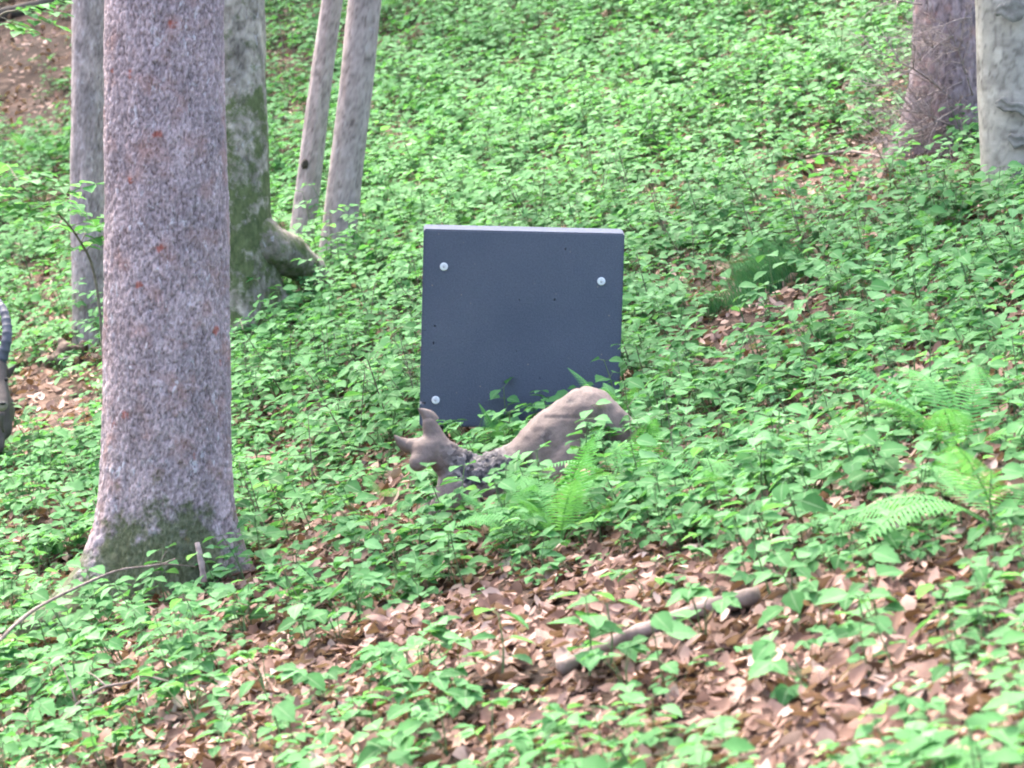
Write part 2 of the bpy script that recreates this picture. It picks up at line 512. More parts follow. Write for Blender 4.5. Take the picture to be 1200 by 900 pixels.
M_spruce = bark_mat('spruce bark', (0.258, 0.213, 0.213), (0.129, 0.103, 0.100), (0.374, 0.322, 0.328), fleck=0.8, red=0.8, moss_amt=0.85, vs=1.4, fine=60, bstr=1.0)
M_thin = bark_mat('grey lichen bark', (0.240, 0.208, 0.195), (0.143, 0.124, 0.117), (0.351, 0.319, 0.312), fleck=0.55, moss_amt=0.3, vs=2.0, fine=36, bstr=0.5)
M_mossy = bark_mat('mossy bark', (0.231, 0.206, 0.169), (0.112, 0.100, 0.077), (0.338, 0.312, 0.269), fleck=0.5, moss_amt=0.95, vs=1.6, fine=26, bstr=0.6)
M_smooth = bark_mat('smooth grey pink bark', (0.255, 0.213, 0.198), (0.205, 0.168, 0.155), (0.30, 0.258, 0.243), fleck=0.3, moss_amt=0.0, vs=3.0, fine=30, bstr=0.2, scars=0.12, blotch=0.4)
M_beech = bark_mat('beech bark', (0.265, 0.248, 0.205), (0.225, 0.21, 0.172), (0.30, 0.282, 0.24), fleck=0.1, moss_amt=0.6, vs=0.8, fine=24, bstr=0.15, scars=0.3, blotch=0.5)
M_old_spruce = bark_mat('old spruce bark', (0.180, 0.146, 0.149), (0.090, 0.072, 0.072), (0.282, 0.240, 0.247), fleck=0.4, red=0.35, moss_amt=0.3, vs=3.0, fine=40, bstr=0.8)

PI = math.pi
def moss_low(a0, w, hmax):
    def f(T, h):
        d = np.abs((T - a0 + PI) % (2 * PI) - PI)
        return 0.70 * np.exp(-(d / w) ** 2) * np.clip(1.25 - h / hmax, 0, 1)
    return f
def moss_patches(T, h):
    return 0.36 + 0.18 * np.clip(1 - np.abs(h - 0.7) / 0.9, 0, 1) - 0.12 * np.clip(h - 1.4, 0, 1)

t, top, loc = tree_from('spruce_tree', None, [(193, 700), (195, 450), (194, 200), (194, 0)], 13.4, [0.262, 0.252, 0.243, 0.236], M_spruce,
    'thick spruce trunk with flaky grey-violet bark, white flecks and mossy spreading roots', 14,
    [(PI + 0.50, 1.45, 0.17, 0.34), (-0.25, 0.42, 0.2, 0.5), (-PI / 2 + 0.1, 0.16, 0.25, 0.6), (PI / 2, 0.4, 0.2, 0.5)],
    nseg=300, fine_h=3.1, step=0.009, plate=(0.016, 0.028, 0.006), lump=0.016, seed=1, moss=lambda T, h: np.maximum(moss_low(-PI / 2 + 0.05, 1.5, 0.62)(T, h), moss_low(PI + 0.5, 0.7, 0.42)(T, h)))
crown(t, top, 8, 2.4, 5000, True, 1)
t, top, loc = tree_from('slim_tree', None, [(107, 455), (103, 250), (104, 0)], 20.0, [0.098, 0.104, 0.104], M_thin,
    'slim grey lichen-flecked trunk behind the thick spruce, next to rotten stump', 12,
    [(PI, 0.2, 0.2, 0.5)], nseg=72, fine_h=3.2, step=0.02, plate=(0.03, 0.05, 0.003), seed=2)
crown(t, top, 7, 1.8, 3000, False, 2)
t, top, loc = tree_from('mossy_tree', None, [(272, 420), (272, 200), (268, 0)], 19.0, [0.245, 0.215, 0.205], M_mossy,
    'dark green mossy trunk with pale bare patches half hidden behind the thick spruce', 13,
    [(0.1, 1.0, 0.16, 0.32), (-PI / 2 + 0.4, 0.25, 0.3, 0.4), (PI, 0.3, 0.2, 0.5)], nseg=120, fine_h=3.2, step=0.02, plate=(0.05, 0.07, 0.004), lump=0.02, seed=3, moss=moss_patches)
crown(t, top, 7.5, 2.2, 4000, False, 3)
e_ = at(386, 330, 19.4); e_.z = gz(e_.x, e_.y) - 0.06
V, F = tube(curve_pts([at(283, 262, 19.0) - loc, at(312, 286, 18.98) - loc, at(336, 298, 19.05) - loc, at(362, 318, 19.2) - loc, e_ - loc], 40), np.interp(np.arange(40), [0, 12, 24, 39], [0.15, 0.13, 0.11, 0.09]), 28, rough=0.03)
V += 0.02 * fbm(V[:, 0] * 9, V[:, 1] * 9, V[:, 2] * 9, 5)[:, None]
obj('root', mesh_np('root', V, F, M_mossy, attrs={'moss': np.full(len(V), 0.42), 'plate': np.full(len(V), 0.3)}), t)
t, top, loc = tree_from('leaning_tree', None, [(352, 300), (360, 230), (373, 120), (390, 0)], 21.4, [0.082, 0.079, 0.073, 0.066], M_smooth,
    'thinner of two leaning grey-pink trunks, dark knot low on its side', 11,
    [(PI, 0.25, 0.2, 0.6)], nseg=56, fine_h=3.4, step=0.025, plate=(0.04, 0.05, 0.0012), lump=0.008, seed=4, group=None)
bm = bmesh.new(); bmesh.ops.create_icosphere(bm, subdivisions=2, radius=1.0)
for v in bm.verts: v.co *= 1 + 0.25 * random.uniform(-1, 1)
kn = bpy.data.meshes.new('knot'); bm.to_mesh(kn); bm.free(); kn.materials.append(M_dark_log)
pk = at(357, 192, 21.33) - loc
ko = obj('knot', kn, t, loc=pk); ko.scale = (0.022, 0.025, 0.032)
crown(t, top, 7, 1.5, 2000, False, 4)
t, top, loc = tree_from('leaning_tree', None, [(392, 325), (402, 230), (416, 110), (428, 0)], 20.4, [0.10, 0.103, 0.102, 0.104], M_smooth,
    'thicker of two leaning grey-pink trunks, smooth bark with fine pale streaks', 12,
    [(PI, 0.2, 0.2, 0.6), (0, 0.15, 0.2, 0.5)], nseg=64, fine_h=3.4, step=0.025, plate=(0.04, 0.05, 0.0012), lump=0.008, seed=5)
crown(t, top, 7, 1.8, 3000, False, 5)
t, top, loc = tree_from('beech_tree', None, [(1200, 232), (1195, 110), (1193, 0)], 17.4, [0.215, 0.218, 0.222], M_beech,
    'smooth pale grey beech trunk with dark eye-shaped bark scars', 14,
    [(PI, 0.05, 0.15, 0.6), (-PI / 2, 0.1, 0.15, 0.6)], nseg=96, fine_h=2.2, step=0.02, plate=(0.06, 0.06, 0.0005), lump=0.004, seed=6, moss=moss_low(-PI / 2 + 0.4, 0.7, 0.22))
beech, beech_loc = t, loc
crown(t, top, 8, 2.3, 4000, False, 6)
t, top, loc = tree_from('old_spruce_tree', None, [(1118, 190), (1120, 90), (1120, 0)], 19.2, [0.27, 0.245, 0.23], M_old_spruce,
    'rough violet-brown spruce trunk ringed by bare dead branches beside the beech', 14,
    [(PI + 0.2, 0.55, 0.28, 0.5), (-PI / 2, 0.3, 0.3, 0.5), (0, 0.4, 0.25, 0.5)], nseg=140, fine_h=2.2, step=0.016, plate=(0.03, 0.06, 0.007), lump=0.016, seed=7)
old_spruce, osl = t, loc
crown(t, top, 8, 2.4, 4000, True, 7)

M_scar = simple_mat('bark scar', (0.12, 0.11, 0.095), (0.225, 0.215, 0.185), 26)
# unseen trees added up the slope so their crowns shade the upper bank
shade_tree = None
for k, (x, y) in enumerate(((-5.4, 35.0), (-7.6, 37.5), (-3.3, 34.2), (-9.3, 32.5))):
    g = gz(x, y)
    if shade_tree is None:
        shade_tree = thing('forest_tree_added', (x, y, g), 'grey forest tree standing up the slope beyond the shaded bank', 'tree', 'unseen trees added to shade the upper bank')
        V, Q, att = trunk_mesh([(x, y, g - 0.4), (x, y, g + 5), (x + 0.2, y, g + 14)], [0.2, 0.17, 0.04], M_thin, [(0.5, 0.4, 0.3, 0.6), (3.0, 0.4, 0.3, 0.6)], nseg=40, fine_h=2.0, step=0.05, seed=9)
        obj('trunk', mesh_np('trunk', V - np.array([x, y, g]), Q, M_thin, attrs=att), shade_tree)
        crown(shade_tree, (0.2, 0, 14), 5.5, 2.8, 9000, False, 9)
    else:
        c = shade_tree.copy(); COL.objects.link(c); c.location = (x, y, g); c.rotation_euler.z = 1.7 * k
        for ch in shade_tree.children:
            d = ch.copy(); COL.objects.link(d); d.parent = c
# eye-shaped scars on the beech: low ridges of darker bark
for (u, v, w, hgt, tilt) in ((1176, 13, 0.11, 0.05, 0.06), (1180, 126, 0.12, 0.034, -0.22), (1192, 166, 0.10, 0.036, -0.2), (1190, 198, 0.09, 0.026, -0.1)):
    c = at(u, v, 17.4) - beech_loc
    zc_ = c.z; axx = np.interp(zc_ + beech_loc.z, [at(1200, 232, 17.4).z, at(1193, 0, 17.4).z], [at(1200, 232, 17.4).x, at(1193, 0, 17.4).x]) - beech_loc.x
    a0 = math.acos(max(-0.95, min(0.95, (c.x - axx) / 0.222)))
    V, F = [], []
    nu, nv = 15, 7
    for i in range(nu):
        f = -1 + 2 * i / (nu - 1); xx = f * w
        for j in range(nv):
            g = -1 + 2 * j / (nv - 1)
            zz = g * (hgt * (1 - f * f) ** 0.7 * (1 + 0.35 * math.sin(5 * f + u) + random.uniform(-0.25, 0.2)) + 0.002) + tilt * xx + 0.006 * math.sin(9 * f + v) 
            a = a0 - xx / 0.222
            rr = 0.2215 + 0.008 * max(0.0, 1 - abs(abs(g) - 0.7) * 2.2) * (1 - f * f) + random.uniform(-0.001, 0.001) - (0.006 if abs(g) == 1 or abs(f) == 1 else 0)
            V.append((axx + math.cos(a) * rr, -math.sin(a) * rr, zc_ + zz))
            if i and j:
                q = i * nv + j; F += [(q, q - nv, q - nv - 1), (q, q - nv - 1, q - 1)]
    obj('bark_scar', mesh_np('bark_scar', np.array(V), np.array(F), M_scar), beech)

# dead branches round the old spruce
def branchy(p0, direction, length, r, levels=2, kids=5, droop=-0.15, wob=0.12, n=6):
    parts = []
    def grow(p, d, L, r, lev):
        d = d.normalized(); pts = [p.copy()]; q = p.copy(); dd = d.copy()
        for k in range(n):
            dd = (dd + Vector((random.uniform(-wob, wob), random.uniform(-wob, wob), random.uniform(-wob, wob) + droop / n))).normalized()
            q = q + dd * L / n; pts.append(q.copy())
        parts.append(tube(pts, np.linspace(r, r * 0.35, len(pts)), 5))
        if lev:
            for k in range(kids):
                i = random.randint(1, n - 1)
                sd = (pts[i + 1] - pts[i]).normalized()
                side = sd.cross(Vector((random.uniform(-1, 1), random.uniform(-1, 1), random.uniform(-0.5, 1)))).normalized()
                grow(pts[i], sd * 0.75 + side * random.uniform(0.4, 0.9), L * random.uniform(0.25, 0.55), r * 0.5, lev - 1)
    grow(Vector(p0), Vector(direction), length, r, levels)
    return merge(parts)

random.seed(21)
spec = [((1120, 120), (1052, 62), 0.0075, M_twig_pale), ((1122, 170), (1015, 95), 0.006, M_twig), ((1125, 60), (1060, 30), 0.005, M_twig_pale), ((1130, 155), (1060, 112), 0.007, M_twig_pale),
        ((1142, 118), (1108, 30), 0.005, M_twig), ((1135, 130), (1060, 190), 0.006, M_twig_pale), ((1140, 135), (1090, 185), 0.006, M_twig), ((1138, 120), (1072, 150), 0.006, M_twig), ((1140, 140), (1130, 190), 0.007, M_twig_pale),
        ((1110, 150), (1035, 168), 0.005, M_twig), ((1130, 165), (1050, 178), 0.005, M_twig_pale), ((1080, 5), (1025, -10), 0.005, M_twig), ((1140, 20), (1085, 35), 0.005, M_twig_pale), ((1110, 100), (1040, 130), 0.005, M_twig),
        ((1100, 140), (1020, 185), 0.005, M_twig), ((1142, 150), (1110, 195), 0.005, M_twig_pale), ((1142, 90), (1085, 115), 0.004, M_twig), ((1120, 40), (1070, 80), 0.004, M_twig)]
for (a, b, r, mt) in spec:
    r *= 1.2; mt = M_twig_pale
    p0 = at(a[0], a[1], 18.98); p1 = at(b[0], b[1], 18.55 + random.uniform(-0.1, 0.2))
    p1.z = max(p1.z, gz(p1.x, p1.y) + 0.03)
    V, F = branchy(p0 - osl, p1 - p0, (p1 - p0).length, r, 2, 9, -0.05)
    obj('dead_branch', mesh_np('dead_branch', V, F, mt), old_spruce)

# ---------------------------------------------------------------- foam block
def foam_block_mat():
    m, nt, p, out = new_mat('dark slate foam')
    v = mapping(nt, (1, 1, 1))
    n = noise_n(nt, 140.0, 3.0, v, 0.7); n2 = noise_n(nt, 3.0, 3.0, v)
    c = ramp(nt, [(0.3, (0.062, 0.074, 0.100)), (0.7, (0.092, 0.106, 0.138))], n.outputs[0]).outputs[0]
    c = mix_c(nt, 1.0, c, ramp(nt, [(0.3, (0.88, 0.9, 0.92)), (0.7, (1.1, 1.08, 1.06))], n2.outputs[0]).outputs[0], 'MULTIPLY')
    vf = N(nt, 'ShaderNodeTexVoronoi'); vf.inputs['Scale'].default_value = 30.0; nt.links.new(v, vf.inputs['Vector'])
    nf = noise_n(nt, 11.0, 2.0, v)
    g = mul(nt, ramp(nt, [(0.07, 1.0), (0.11, 0.0)], vf.outputs['Distance']).outputs[0], ramp(nt, [(0.52, 0.0), (0.6, 1.0)], nf.outputs[0]).outputs[0])
    c = mix_c(nt, g, c, (0.22, 0.18, 0.15))
    nt.links.new(c, p.inputs['Base Color'])
    p.inputs['Roughness'].default_value = 0.85; p.inputs['Specular IOR Level'].default_value = 0.3
    bump(nt, n.outputs[0], 0.5, 0.004, p)
    return m
M_block = foam_block_mat()
BD = 14.5; PXM = FPX / BD
W, H, TH = 234 / PXM, 233 / PXM, 0.17
bc = at(607.5, 384, BD)                                     # centre of the front face
block = thing('foam_target_block', (bc.x, bc.y + TH / 2, bc.z - H / 2), 'large square slate-grey foam target block fixed with pale round washers', 'target block')
block.rotation_euler = (R(4.8), R(1.4), R(1.6))

def eval_mesh(ob, name):
    dg = bpy.context.evaluated_depsgraph_get()
    me = bpy.data.meshes.new_from_object(ob.evaluated_get(dg)); me.name = name
    return me

bm = bmesh.new(); bmesh.ops.create_cube(bm, size=1.0)
for v in bm.verts: v.co = Vector((v.co.x * W, v.co.y * TH, (v.co.z + 0.5) * H))
bmesh.ops.bevel(bm, geom=list(bm.edges), offset=0.006, segments=2, affect='EDGES')
me = bpy.data.meshes.new('foam'); bm.to_mesh(me); bm.free(); me.materials.append(M_block)
tmp = bpy.data.objects.new('tmp', me); COL.objects.link(tmp)
bm = bmesh.new()
def cutter(x, z, sx, sz, rnd):
    # x, z on the front face
    if rnd:
        r_ = bmesh.ops.create_cone(bm, segments=8, radius1=sx, radius2=sx, depth=0.12, cap_ends=True, matrix=Matrix.Translation((x, -TH / 2, z)) @ Matrix.Rotation(PI / 2, 4, 'X') @ Matrix.Diagonal((1, sz / sx, 1, 1)))
    else:
        bmesh.ops.create_cube(bm, size=1.0, matrix=Matrix.Translation((x, -TH / 2, z)) @ Matrix.Diagonal((sx, 0.16, sz, 1)))
fx = lambda u: (u - 607.5) / PXM
fz = lambda v: H / 2 - (v - 384) / PXM
cutter(-W / 2, fz(473), 0.05, 0.013, False)
for (u, v, a, b) in ((656, 287, 0.0035, 0.006), (645, 347, 0.004, 0.005), (604, 348, 0.003, 0.004), (506, 381, 0.004, 0.005), (505, 401, 0.003, 0.009), (494, 387, 0.003, 0.003), (602, 409, 0.003, 0.003),
                     (540, 425, 0.002, 0.003), (570, 372, 0.002, 0.002), (630, 440, 0.0025, 0.003), (528, 350, 0.002, 0.002)):
    cutter(fx(u), fz(v), a, b, True)
cme = bpy.data.meshes.new('cut'); bm.to_mesh(cme); bm.free()
cut = bpy.data.objects.new('cut', cme); COL.objects.link(cut)
bo = tmp.modifiers.new('b', 'BOOLEAN'); bo.operation = 'DIFFERENCE'; bo.object = cut; bo.solver = 'EXACT'
fm = eval_mesh(tmp, 'foam')
bpy.data.objects.remove(tmp); bpy.data.objects.remove(cut)
obj('foam', fm, block)
M_washer = simple_mat('galvanised washer', (0.55, 0.57, 0.58), (0.72, 0.74, 0.75), 60, 0.5, 0.1)
M_bolt = simple_mat('zinc bolt', (0.30, 0.31, 0.32), (0.45, 0.46, 0.47), 60, 0.4, 0.1)
def lathe(prof, n=20):
    V = [(r * math.cos(2 * PI * k / n), -y, r * math.sin(2 * PI * k / n)) for (r, y) in prof for k in range(n)]
    F = []
    for i in range(len(prof) - 1):
        for k in range(n):
            a, b = i * n + k, i * n + (k + 1) % n
            F += [(a, b, b + n), (a, b + n, a + n)]
    return np.array(V), np.array(F)
V, F = lathe([(0.0175, -0.004), (0.0175, 0.003), (0.016, 0.0045), (0.0075, 0.0045), (0.006, 0.003), (0.0005, 0.003)])
wme = mesh_np('washer', V, F, M_washer, False)
V, F = lathe([(0.0062, 0.0), (0.006, 0.007), (0.004, 0.0085), (0.0002, 0.009)], 6)
bme = mesh_np('bolt_head', V, F, M_bolt, False)
for (u, v) in ((515, 311), (699, 324), (509, 469), (693, 480)):
    wo = obj('washer', wme, block, loc=(fx(u), -TH / 2 - 0.001, fz(v)))
    obj('bolt_head', bme, wo)

# two stakes that carry the block at its lower end
for k, u in enumerate((517, 640)):
    p = at(u, 500, BD); x, y = p.x, p.y + 0.10
    g = gz(x, y)
    V, F = tube([Vector((x, y, g - 0.25)), Vector((x + 0.004, y, g)), Vector((x, y, g + 0.1)), Vector((x, y, p.z + 0.02))], [0.028, 0.03, 0.029, 0.028], 10, rough=0.06)
    V -= np.array([x, y, g])
    obj('wooden_stake', mesh_np('wooden_stake', V, F, M_dark_log), None, 'short dark wooden stake under the foam block, %s' % ('next to the animal head' if k == 0 else 'behind the animal back'), 'stake', loc=(x, y, g))

# ---------------------------------------------------------------- sculpted foam animals
def blob(caps, voxel, name, mat, noise_amp=0.004, noise_sc=18.0, smooth_it=6, extra=None, attr=None):
    bm = bmesh.new()
    for (p0, r0, p1, r1) in caps:
        p0, p1 = Vector(p0), Vector(p1)
        n = max(2, int((p1 - p0).length / (0.35 * min(r0, r1))) + 1)
        for i in range(n):
            f = i / (n - 1)
            bmesh.ops.create_icosphere(bm, subdivisions=2, radius=r0 + (r1 - r0) * f, matrix=Matrix.Translation(p0.lerp(p1, f)))
    if extra: extra(bm)
    me = bpy.data.meshes.new(name); bm.to_mesh(me); bm.free()
    o = bpy.data.objects.new('tmp', me); COL.objects.link(o)
    r = o.modifiers.new('r', 'REMESH'); r.mode = 'VOXEL'; r.voxel_size = voxel
    s = o.modifiers.new('s', 'SMOOTH'); s.factor = 0.5; s.iterations = smooth_it
    m2 = eval_mesh(o, name)
    bpy.data.objects.remove(o); bpy.data.meshes.remove(me)
    n = len(m2.vertices)
    co = np.zeros(n * 3, np.float32); m2.vertices.foreach_get('co', co); co = co.reshape(-1, 3).astype(float)
    no = np.zeros(n * 3, np.float32); m2.vertices.foreach_get('normal', no); no = no.reshape(-1, 3)
    dsp = noise_amp * fbm(co[:, 0] * noise_sc, co[:, 1] * noise_sc, co[:, 2] * noise_sc, 4)
    at_ = {}
    if attr:
        a, extra_d = attr(co, no); dsp = dsp + extra_d; at_ = a
    co = co + no * dsp[:, None]
    m2.vertices.foreach_set('co', co.astype(np.float32).ravel())
    for k, a in at_.items():
        q = m2.attributes.new(k, 'FLOAT', 'POINT'); q.data.foreach_set('value', np.asarray(a, np.float32))
    m2.polygons.foreach_set('use_smooth', np.ones(len(m2.polygons), bool))
    m2.materials.clear(); m2.materials.append(mat); m2.update()
    return m2

def hide_mat(name, c1, c2, worn, pale=None):
    m, nt, p, out = new_mat(name)
    v = mapping(nt, (1, 1, 1))
    n = noise_n(nt, 9.0, 4.0, v); n2 = noise_n(nt, 70.0, 4.0, v, 0.7)
    c = ramp(nt, [(0.3, c1), (0.7, c2)], n.outputs[0]).outputs[0]
    c = mix_c(nt, 0.5, c, ramp(nt, [(0.3, (0.6, 0.6, 0.6)), (0.7, (1.3, 1.3, 1.3))], n2.outputs[0]).outputs[0], 'MULTIPLY')
    if worn:
        a = N(nt, 'ShaderNodeAttribute'); a.attribute_name = 'worn'
        vv = N(nt, 'ShaderNodeTexVoronoi'); vv.inputs['Scale'].default_value = 55.0; nt.links.new(v, vv.inputs['Vector'])
        w = ramp(nt, [(0.15, (0.014, 0.014, 0.016)), (0.45, (0.062, 0.056, 0.056)), (0.85, (0.19, 0.165, 0.155))], vv.outputs['Color'])
        c = mix_c(nt, a.outputs['Fac'], c, w.outputs[0])
    if pale:
        a = N(nt, 'ShaderNodeAttribute'); a.attribute_name = 'pale'
        c = mix_c(nt, a.outputs['Fac'], c, pale)
    nt.links.new(c, p.inputs['Base Color'])
    p.inputs['Roughness'].default_value = 0.75; p.inputs['Specular IOR Level'].default_value = 0.25
    bump(nt, n2.outputs[0], 0.5, 0.006, p)
    return m

# crouching animal in front of the block; built in metres round (600, 560)
AD = 13.35; AS = FPX / AD
a0 = at(600, 560, AD)
A = lambda u, v, dy=0.0: ((u - 600) / AS, dy, (560 - v) / AS)
caps = [
    (A(509, 524, 0.02), 0.058, A(496, 528, -0.005), 0.050),         # skull
    (A(497, 534, -0.01), 0.050, A(490, 541, -0.04), 0.038),         # muzzle
    (A(511, 520, 0.03), 0.052, A(506, 505, 0.03), 0.038), (A(506, 505, 0.03), 0.038, A(503, 496, 0.025), 0.030),   # ear roots
    (A(494, 526, 0.02), 0.045, A(481, 522, 0.01), 0.028),
    (A(512, 528, 0.03), 0.064, A(545, 558, 0.05), 0.090),           # neck
    (A(543, 565, 0.05), 0.110, A(570, 566, 0.06), 0.118),           # shoulder
    (A(570, 566, 0.06), 0.118, A(618, 550, 0.06), 0.122),           # barrel
    (A(618, 550, 0.06), 0.122, A(655, 518, 0.06), 0.145),
    (A(655, 518, 0.06), 0.145, A(688, 494, 0.05), 0.142),           # haunch
    (A(688, 494, 0.04), 0.142, A(715, 510, 0.05), 0.115),
    (A(725, 520, 0.06), 0.05, A(748, 545, 0.1), 0.03),              # tail
    (A(672, 535, -0.02), 0.10, A(645, 566, -0.07), 0.05),           # near thigh
    (A(645, 566, -0.07), 0.045, A(672, 574, -0.07), 0.03), (A(668, 574, -0.07), 0.032, A(636, 580, -0.09), 0.024),
    (A(670, 520, 0.17), 0.07, A(642, 548, 0.20), 0.042), (A(642, 548, 0.20), 0.04, A(640, 566, 0.19), 0.026),
    (A(535, 575, 0.0), 0.085, A(515, 596, -0.05), 0.046),           # near foreleg
    (A(515, 596, -0.05), 0.042, A(508, 616, -0.06), 0.03), (A(508, 616, -0.06), 0.03, A(492, 620, -0.08), 0.024),
    (A(535, 570, 0.12), 0.062, A(515, 585, 0.17), 0.036), (A(515, 585, 0.17), 0.034, A(498, 604, 0.17), 0.024),
]
def worn_attr(co, no):
    u = co[:, 0] * AS + 600; v = 560 - co[:, 2] * AS
    w = np.exp(-(((u - 562) / 40) ** 2 + ((v - 545) / 26) ** 2) ** 1.5)
    nz = vnoise(co[:, 0] * 30, co[:, 1] * 30, co[:, 2] * 30, 2)
    w = np.clip(w * 1.5 + 0.25 * nz * (w > 0.05), 0, 1)
    w = np.maximum(w, np.clip(1.3 - np.hypot((u - 640) / 8, (v - 510) / 9), 0, 1) * 0.55)
    w = np.maximum(w, np.clip(1.3 - np.hypot((u - 668) / 6, (v - 469) / 3), 0, 1) * 0.5)
    e, cid = plates(co[:, 0] * 42 + 3 * co[:, 1], co[:, 2] * 42 + 2 * co[:, 1], 4)
    d = w * (0.010 * (cid - 0.5) - 0.006 * (e < 0.18))
    crack = np.exp(-((u - 683 - 0.35 * (v - 465)) / 1.6) ** 2) * (v < 478) * (v > 452) * (no[:, 1] < 0.3)
    crack = np.maximum(crack, np.exp(-((v - 487 + 0.04 * (u - 660)) / 1.4) ** 2) * (u > 638) * (u < 700) * (no[:, 1] < 0.2))
    d = d - 0.006 * crack
    return {'worn': np.clip(w + 0.15 * crack, 0, 1)}, d
M_hide = hide_mat('weathered brown foam hide', (0.125, 0.092, 0.078), (0.18, 0.138, 0.118), True)
animal = thing('animal_target', (a0.x, a0.y, a0.z), 'crouching grey-brown foam animal with pointed ears and battered blackened shoulder', 'animal target')
obj('body', blob(caps, 0.0085, 'body', M_hide, 0.003, 22, 5, attr=worn_attr), animal)
def ear(tip, base, w, mat, name, thick=0.018, bend=0.0):
    tip, base = Vector(tip), Vector(base)
    d = tip - base; side = d.cross(Vector((0, 1, 0))).normalized()
    pts, rads = [], []
    V, F = [], []
    n = 9; m_ = 12
    for i in range(n):
        f = i / (n - 1)
        c = base + d * f + side * bend * math.sin(PI * f)
        wd = w * (1 - f) ** 0.75 + 0.002; tk = thick * (1 - f) ** 0.7 + 0.002
        for k in range(m_):
            t = 2 * PI * k / m_
            V.append(c + side * wd * math.cos(t) + Vector((0, 1, 0)) * (tk * math.sin(t) + 0.4 * wd * math.cos(t) ** 2))
        if i:
            for k in range(m_):
                q, q2 = (i - 1) * m_ + k, (i - 1) * m_ + (k + 1) % m_
                F += [(q, q2, q2 + m_), (q, q2 + m_, q + m_)]
    return mesh_np(name, np.array([tuple(v) for v in V]), np.array(F), mat)
obj('ear', ear(A(490, 479, 0.02), A(505, 498, 0.025), 0.038, M_hide, 'ear', bend=-0.012), animal)
obj('ear', ear(A(462, 510, 0.0), A(484, 523, 0.01), 0.036, M_hide, 'ear', bend=0.012), animal)

# resting ibex at the picture's left edge
ID = 17.0; IS = FPX / ID
i0 = at(0, 525, ID)
B = lambda u, v, dy=0.0: (u / IS, dy, (525 - v) / IS)
caps = [
    (B(-4, 432, 0.0), 0.066, B(-1, 446, -0.06), 0.054),
    (B(1, 450, -0.07), 0.050, B(9, 470, -0.18), 0.036),
    (B(-8, 445, 0.06), 0.070, B(-14, 490, 0.12), 0.115),
    (B(-12, 470, 0.06), 0.10, B(-7, 500, 0.05), 0.095),
    (B(-20, 485, 0.14), 0.15, B(-70, 470, 0.45), 0.17), (B(-70, 470, 0.45), 0.17, B(-140, 480, 0.75), 0.155),
    (B(-140, 480, 0.75), 0.15, B(-165, 495, 0.82), 0.11), (B(-150, 505, 0.7), 0.09, B(-110, 520, 0.5), 0.05),
    (B(-7, 500, 0.0), 0.065, B(-3, 520, -0.06), 0.05), (B(-3, 522, -0.06), 0.045, B(-30, 528, -0.08), 0.035),
    (B(-40, 500, 0.05), 0.06, B(-38, 525, -0.04), 0.045), (B(-172, 480, 0.83), 0.03, B(-182, 492, 0.86), 0.018),
]
def ibex_attr(co, no):
    u = co[:, 0] * IS; v = 525 - co[:, 2] * IS
    pale = np.clip(1.35 - np.sqrt(((u - 9) / 9) ** 2 + ((v - 474) / 8) ** 2 + ((co[:, 1] + 0.19) / 0.05) ** 2), 0, 1)
    return {'pale': pale, 'worn': pale * 0}, 0 * u
M_ibex = hide_mat('dark brown foam hide', (0.058, 0.045, 0.040), (0.10, 0.08, 0.070), False, (0.27, 0.23, 0.18))
ibex = thing('ibex_target', (i0.x, i0.y, i0.z), 'dark brown foam ibex with long ringed horns lying on the slope', 'animal target')
obj('body', blob(caps, 0.012, 'body', M_ibex, 0.004, 15, 5, attr=ibex_attr), ibex)
M_horn = simple_mat('grey blue horn', (0.04, 0.043, 0.058), (0.10, 0.105, 0.128), 25, 0.55, 0.4)
def horn(ctrl, r0, r1, n=120):
    pts = curve_pts(ctrl, n)
    rads = []
    for i in range(n):
        f = i / (n - 1)
        ph = (f * 15) % 1.0
        rads.append((r0 + (r1 - r0) * f ** 1.4) * (1.0 + 0.13 * math.exp(-((ph - 0.5) / 0.2) ** 2)))
    return tube(pts, rads, 14)
V, F = horn([B(3, 424, 0.0), B(9, 400, 0.0), B(8, 380, 0.05), B(0, 362, 0.12), B(-18, 348, 0.22), B(-45, 344, 0.33), B(-75, 356, 0.42)], 0.027, 0.010)
obj('horn', mesh_np('horn', V, F, M_horn), ibex)
V, F = horn([B(-12, 424, -0.01), B(-17, 402, 0.0), B(-22, 380, 0.06), B(-34, 360, 0.14), B(-56, 346, 0.24), B(-84, 344, 0.34), B(-112, 358, 0.42)], 0.027, 0.010)
obj('horn', mesh_np('horn', V, F, M_horn), ibex)
obj('ear', ear(B(20, 427, 0.0), B(8, 440, 0.01), 0.022, M_ibex, 'ear', 0.01), ibex)
obj('ear', ear(B(-30, 424, 0.02), B(-17, 438, 0.02), 0.022, M_ibex, 'ear', 0.01), ibex)
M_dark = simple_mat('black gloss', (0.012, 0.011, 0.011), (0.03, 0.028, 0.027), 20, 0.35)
def ball(name, c, sc, mat, parent):
    bm = bmesh.new(); bmesh.ops.create_icosphere(bm, subdivisions=2, radius=1.0)
    me = bpy.data.meshes.new(name); bm.to_mesh(me); bm.free(); me.materials.append(mat)
    o = obj(name, me, parent, loc=c); o.scale = sc; return o
ball('nose', B(11, 468, -0.207), (0.018, 0.012, 0.010), M_dark, ibex)
ball('eye', B(11, 443, -0.075), (0.011, 0.011, 0.011), M_dark, ibex); ball('eye', B(-11, 443, -0.095), (0.011, 0.011, 0.011), M_dark, ibex)
V, F = tube(curve_pts([B(7, 480, -0.16), B(7, 492, -0.15), B(9, 503, -0.13)], 7), np.linspace(0.022, 0.006, 7), 8)
obj('beard', mesh_np('beard', V, F, M_ibex), ibex)

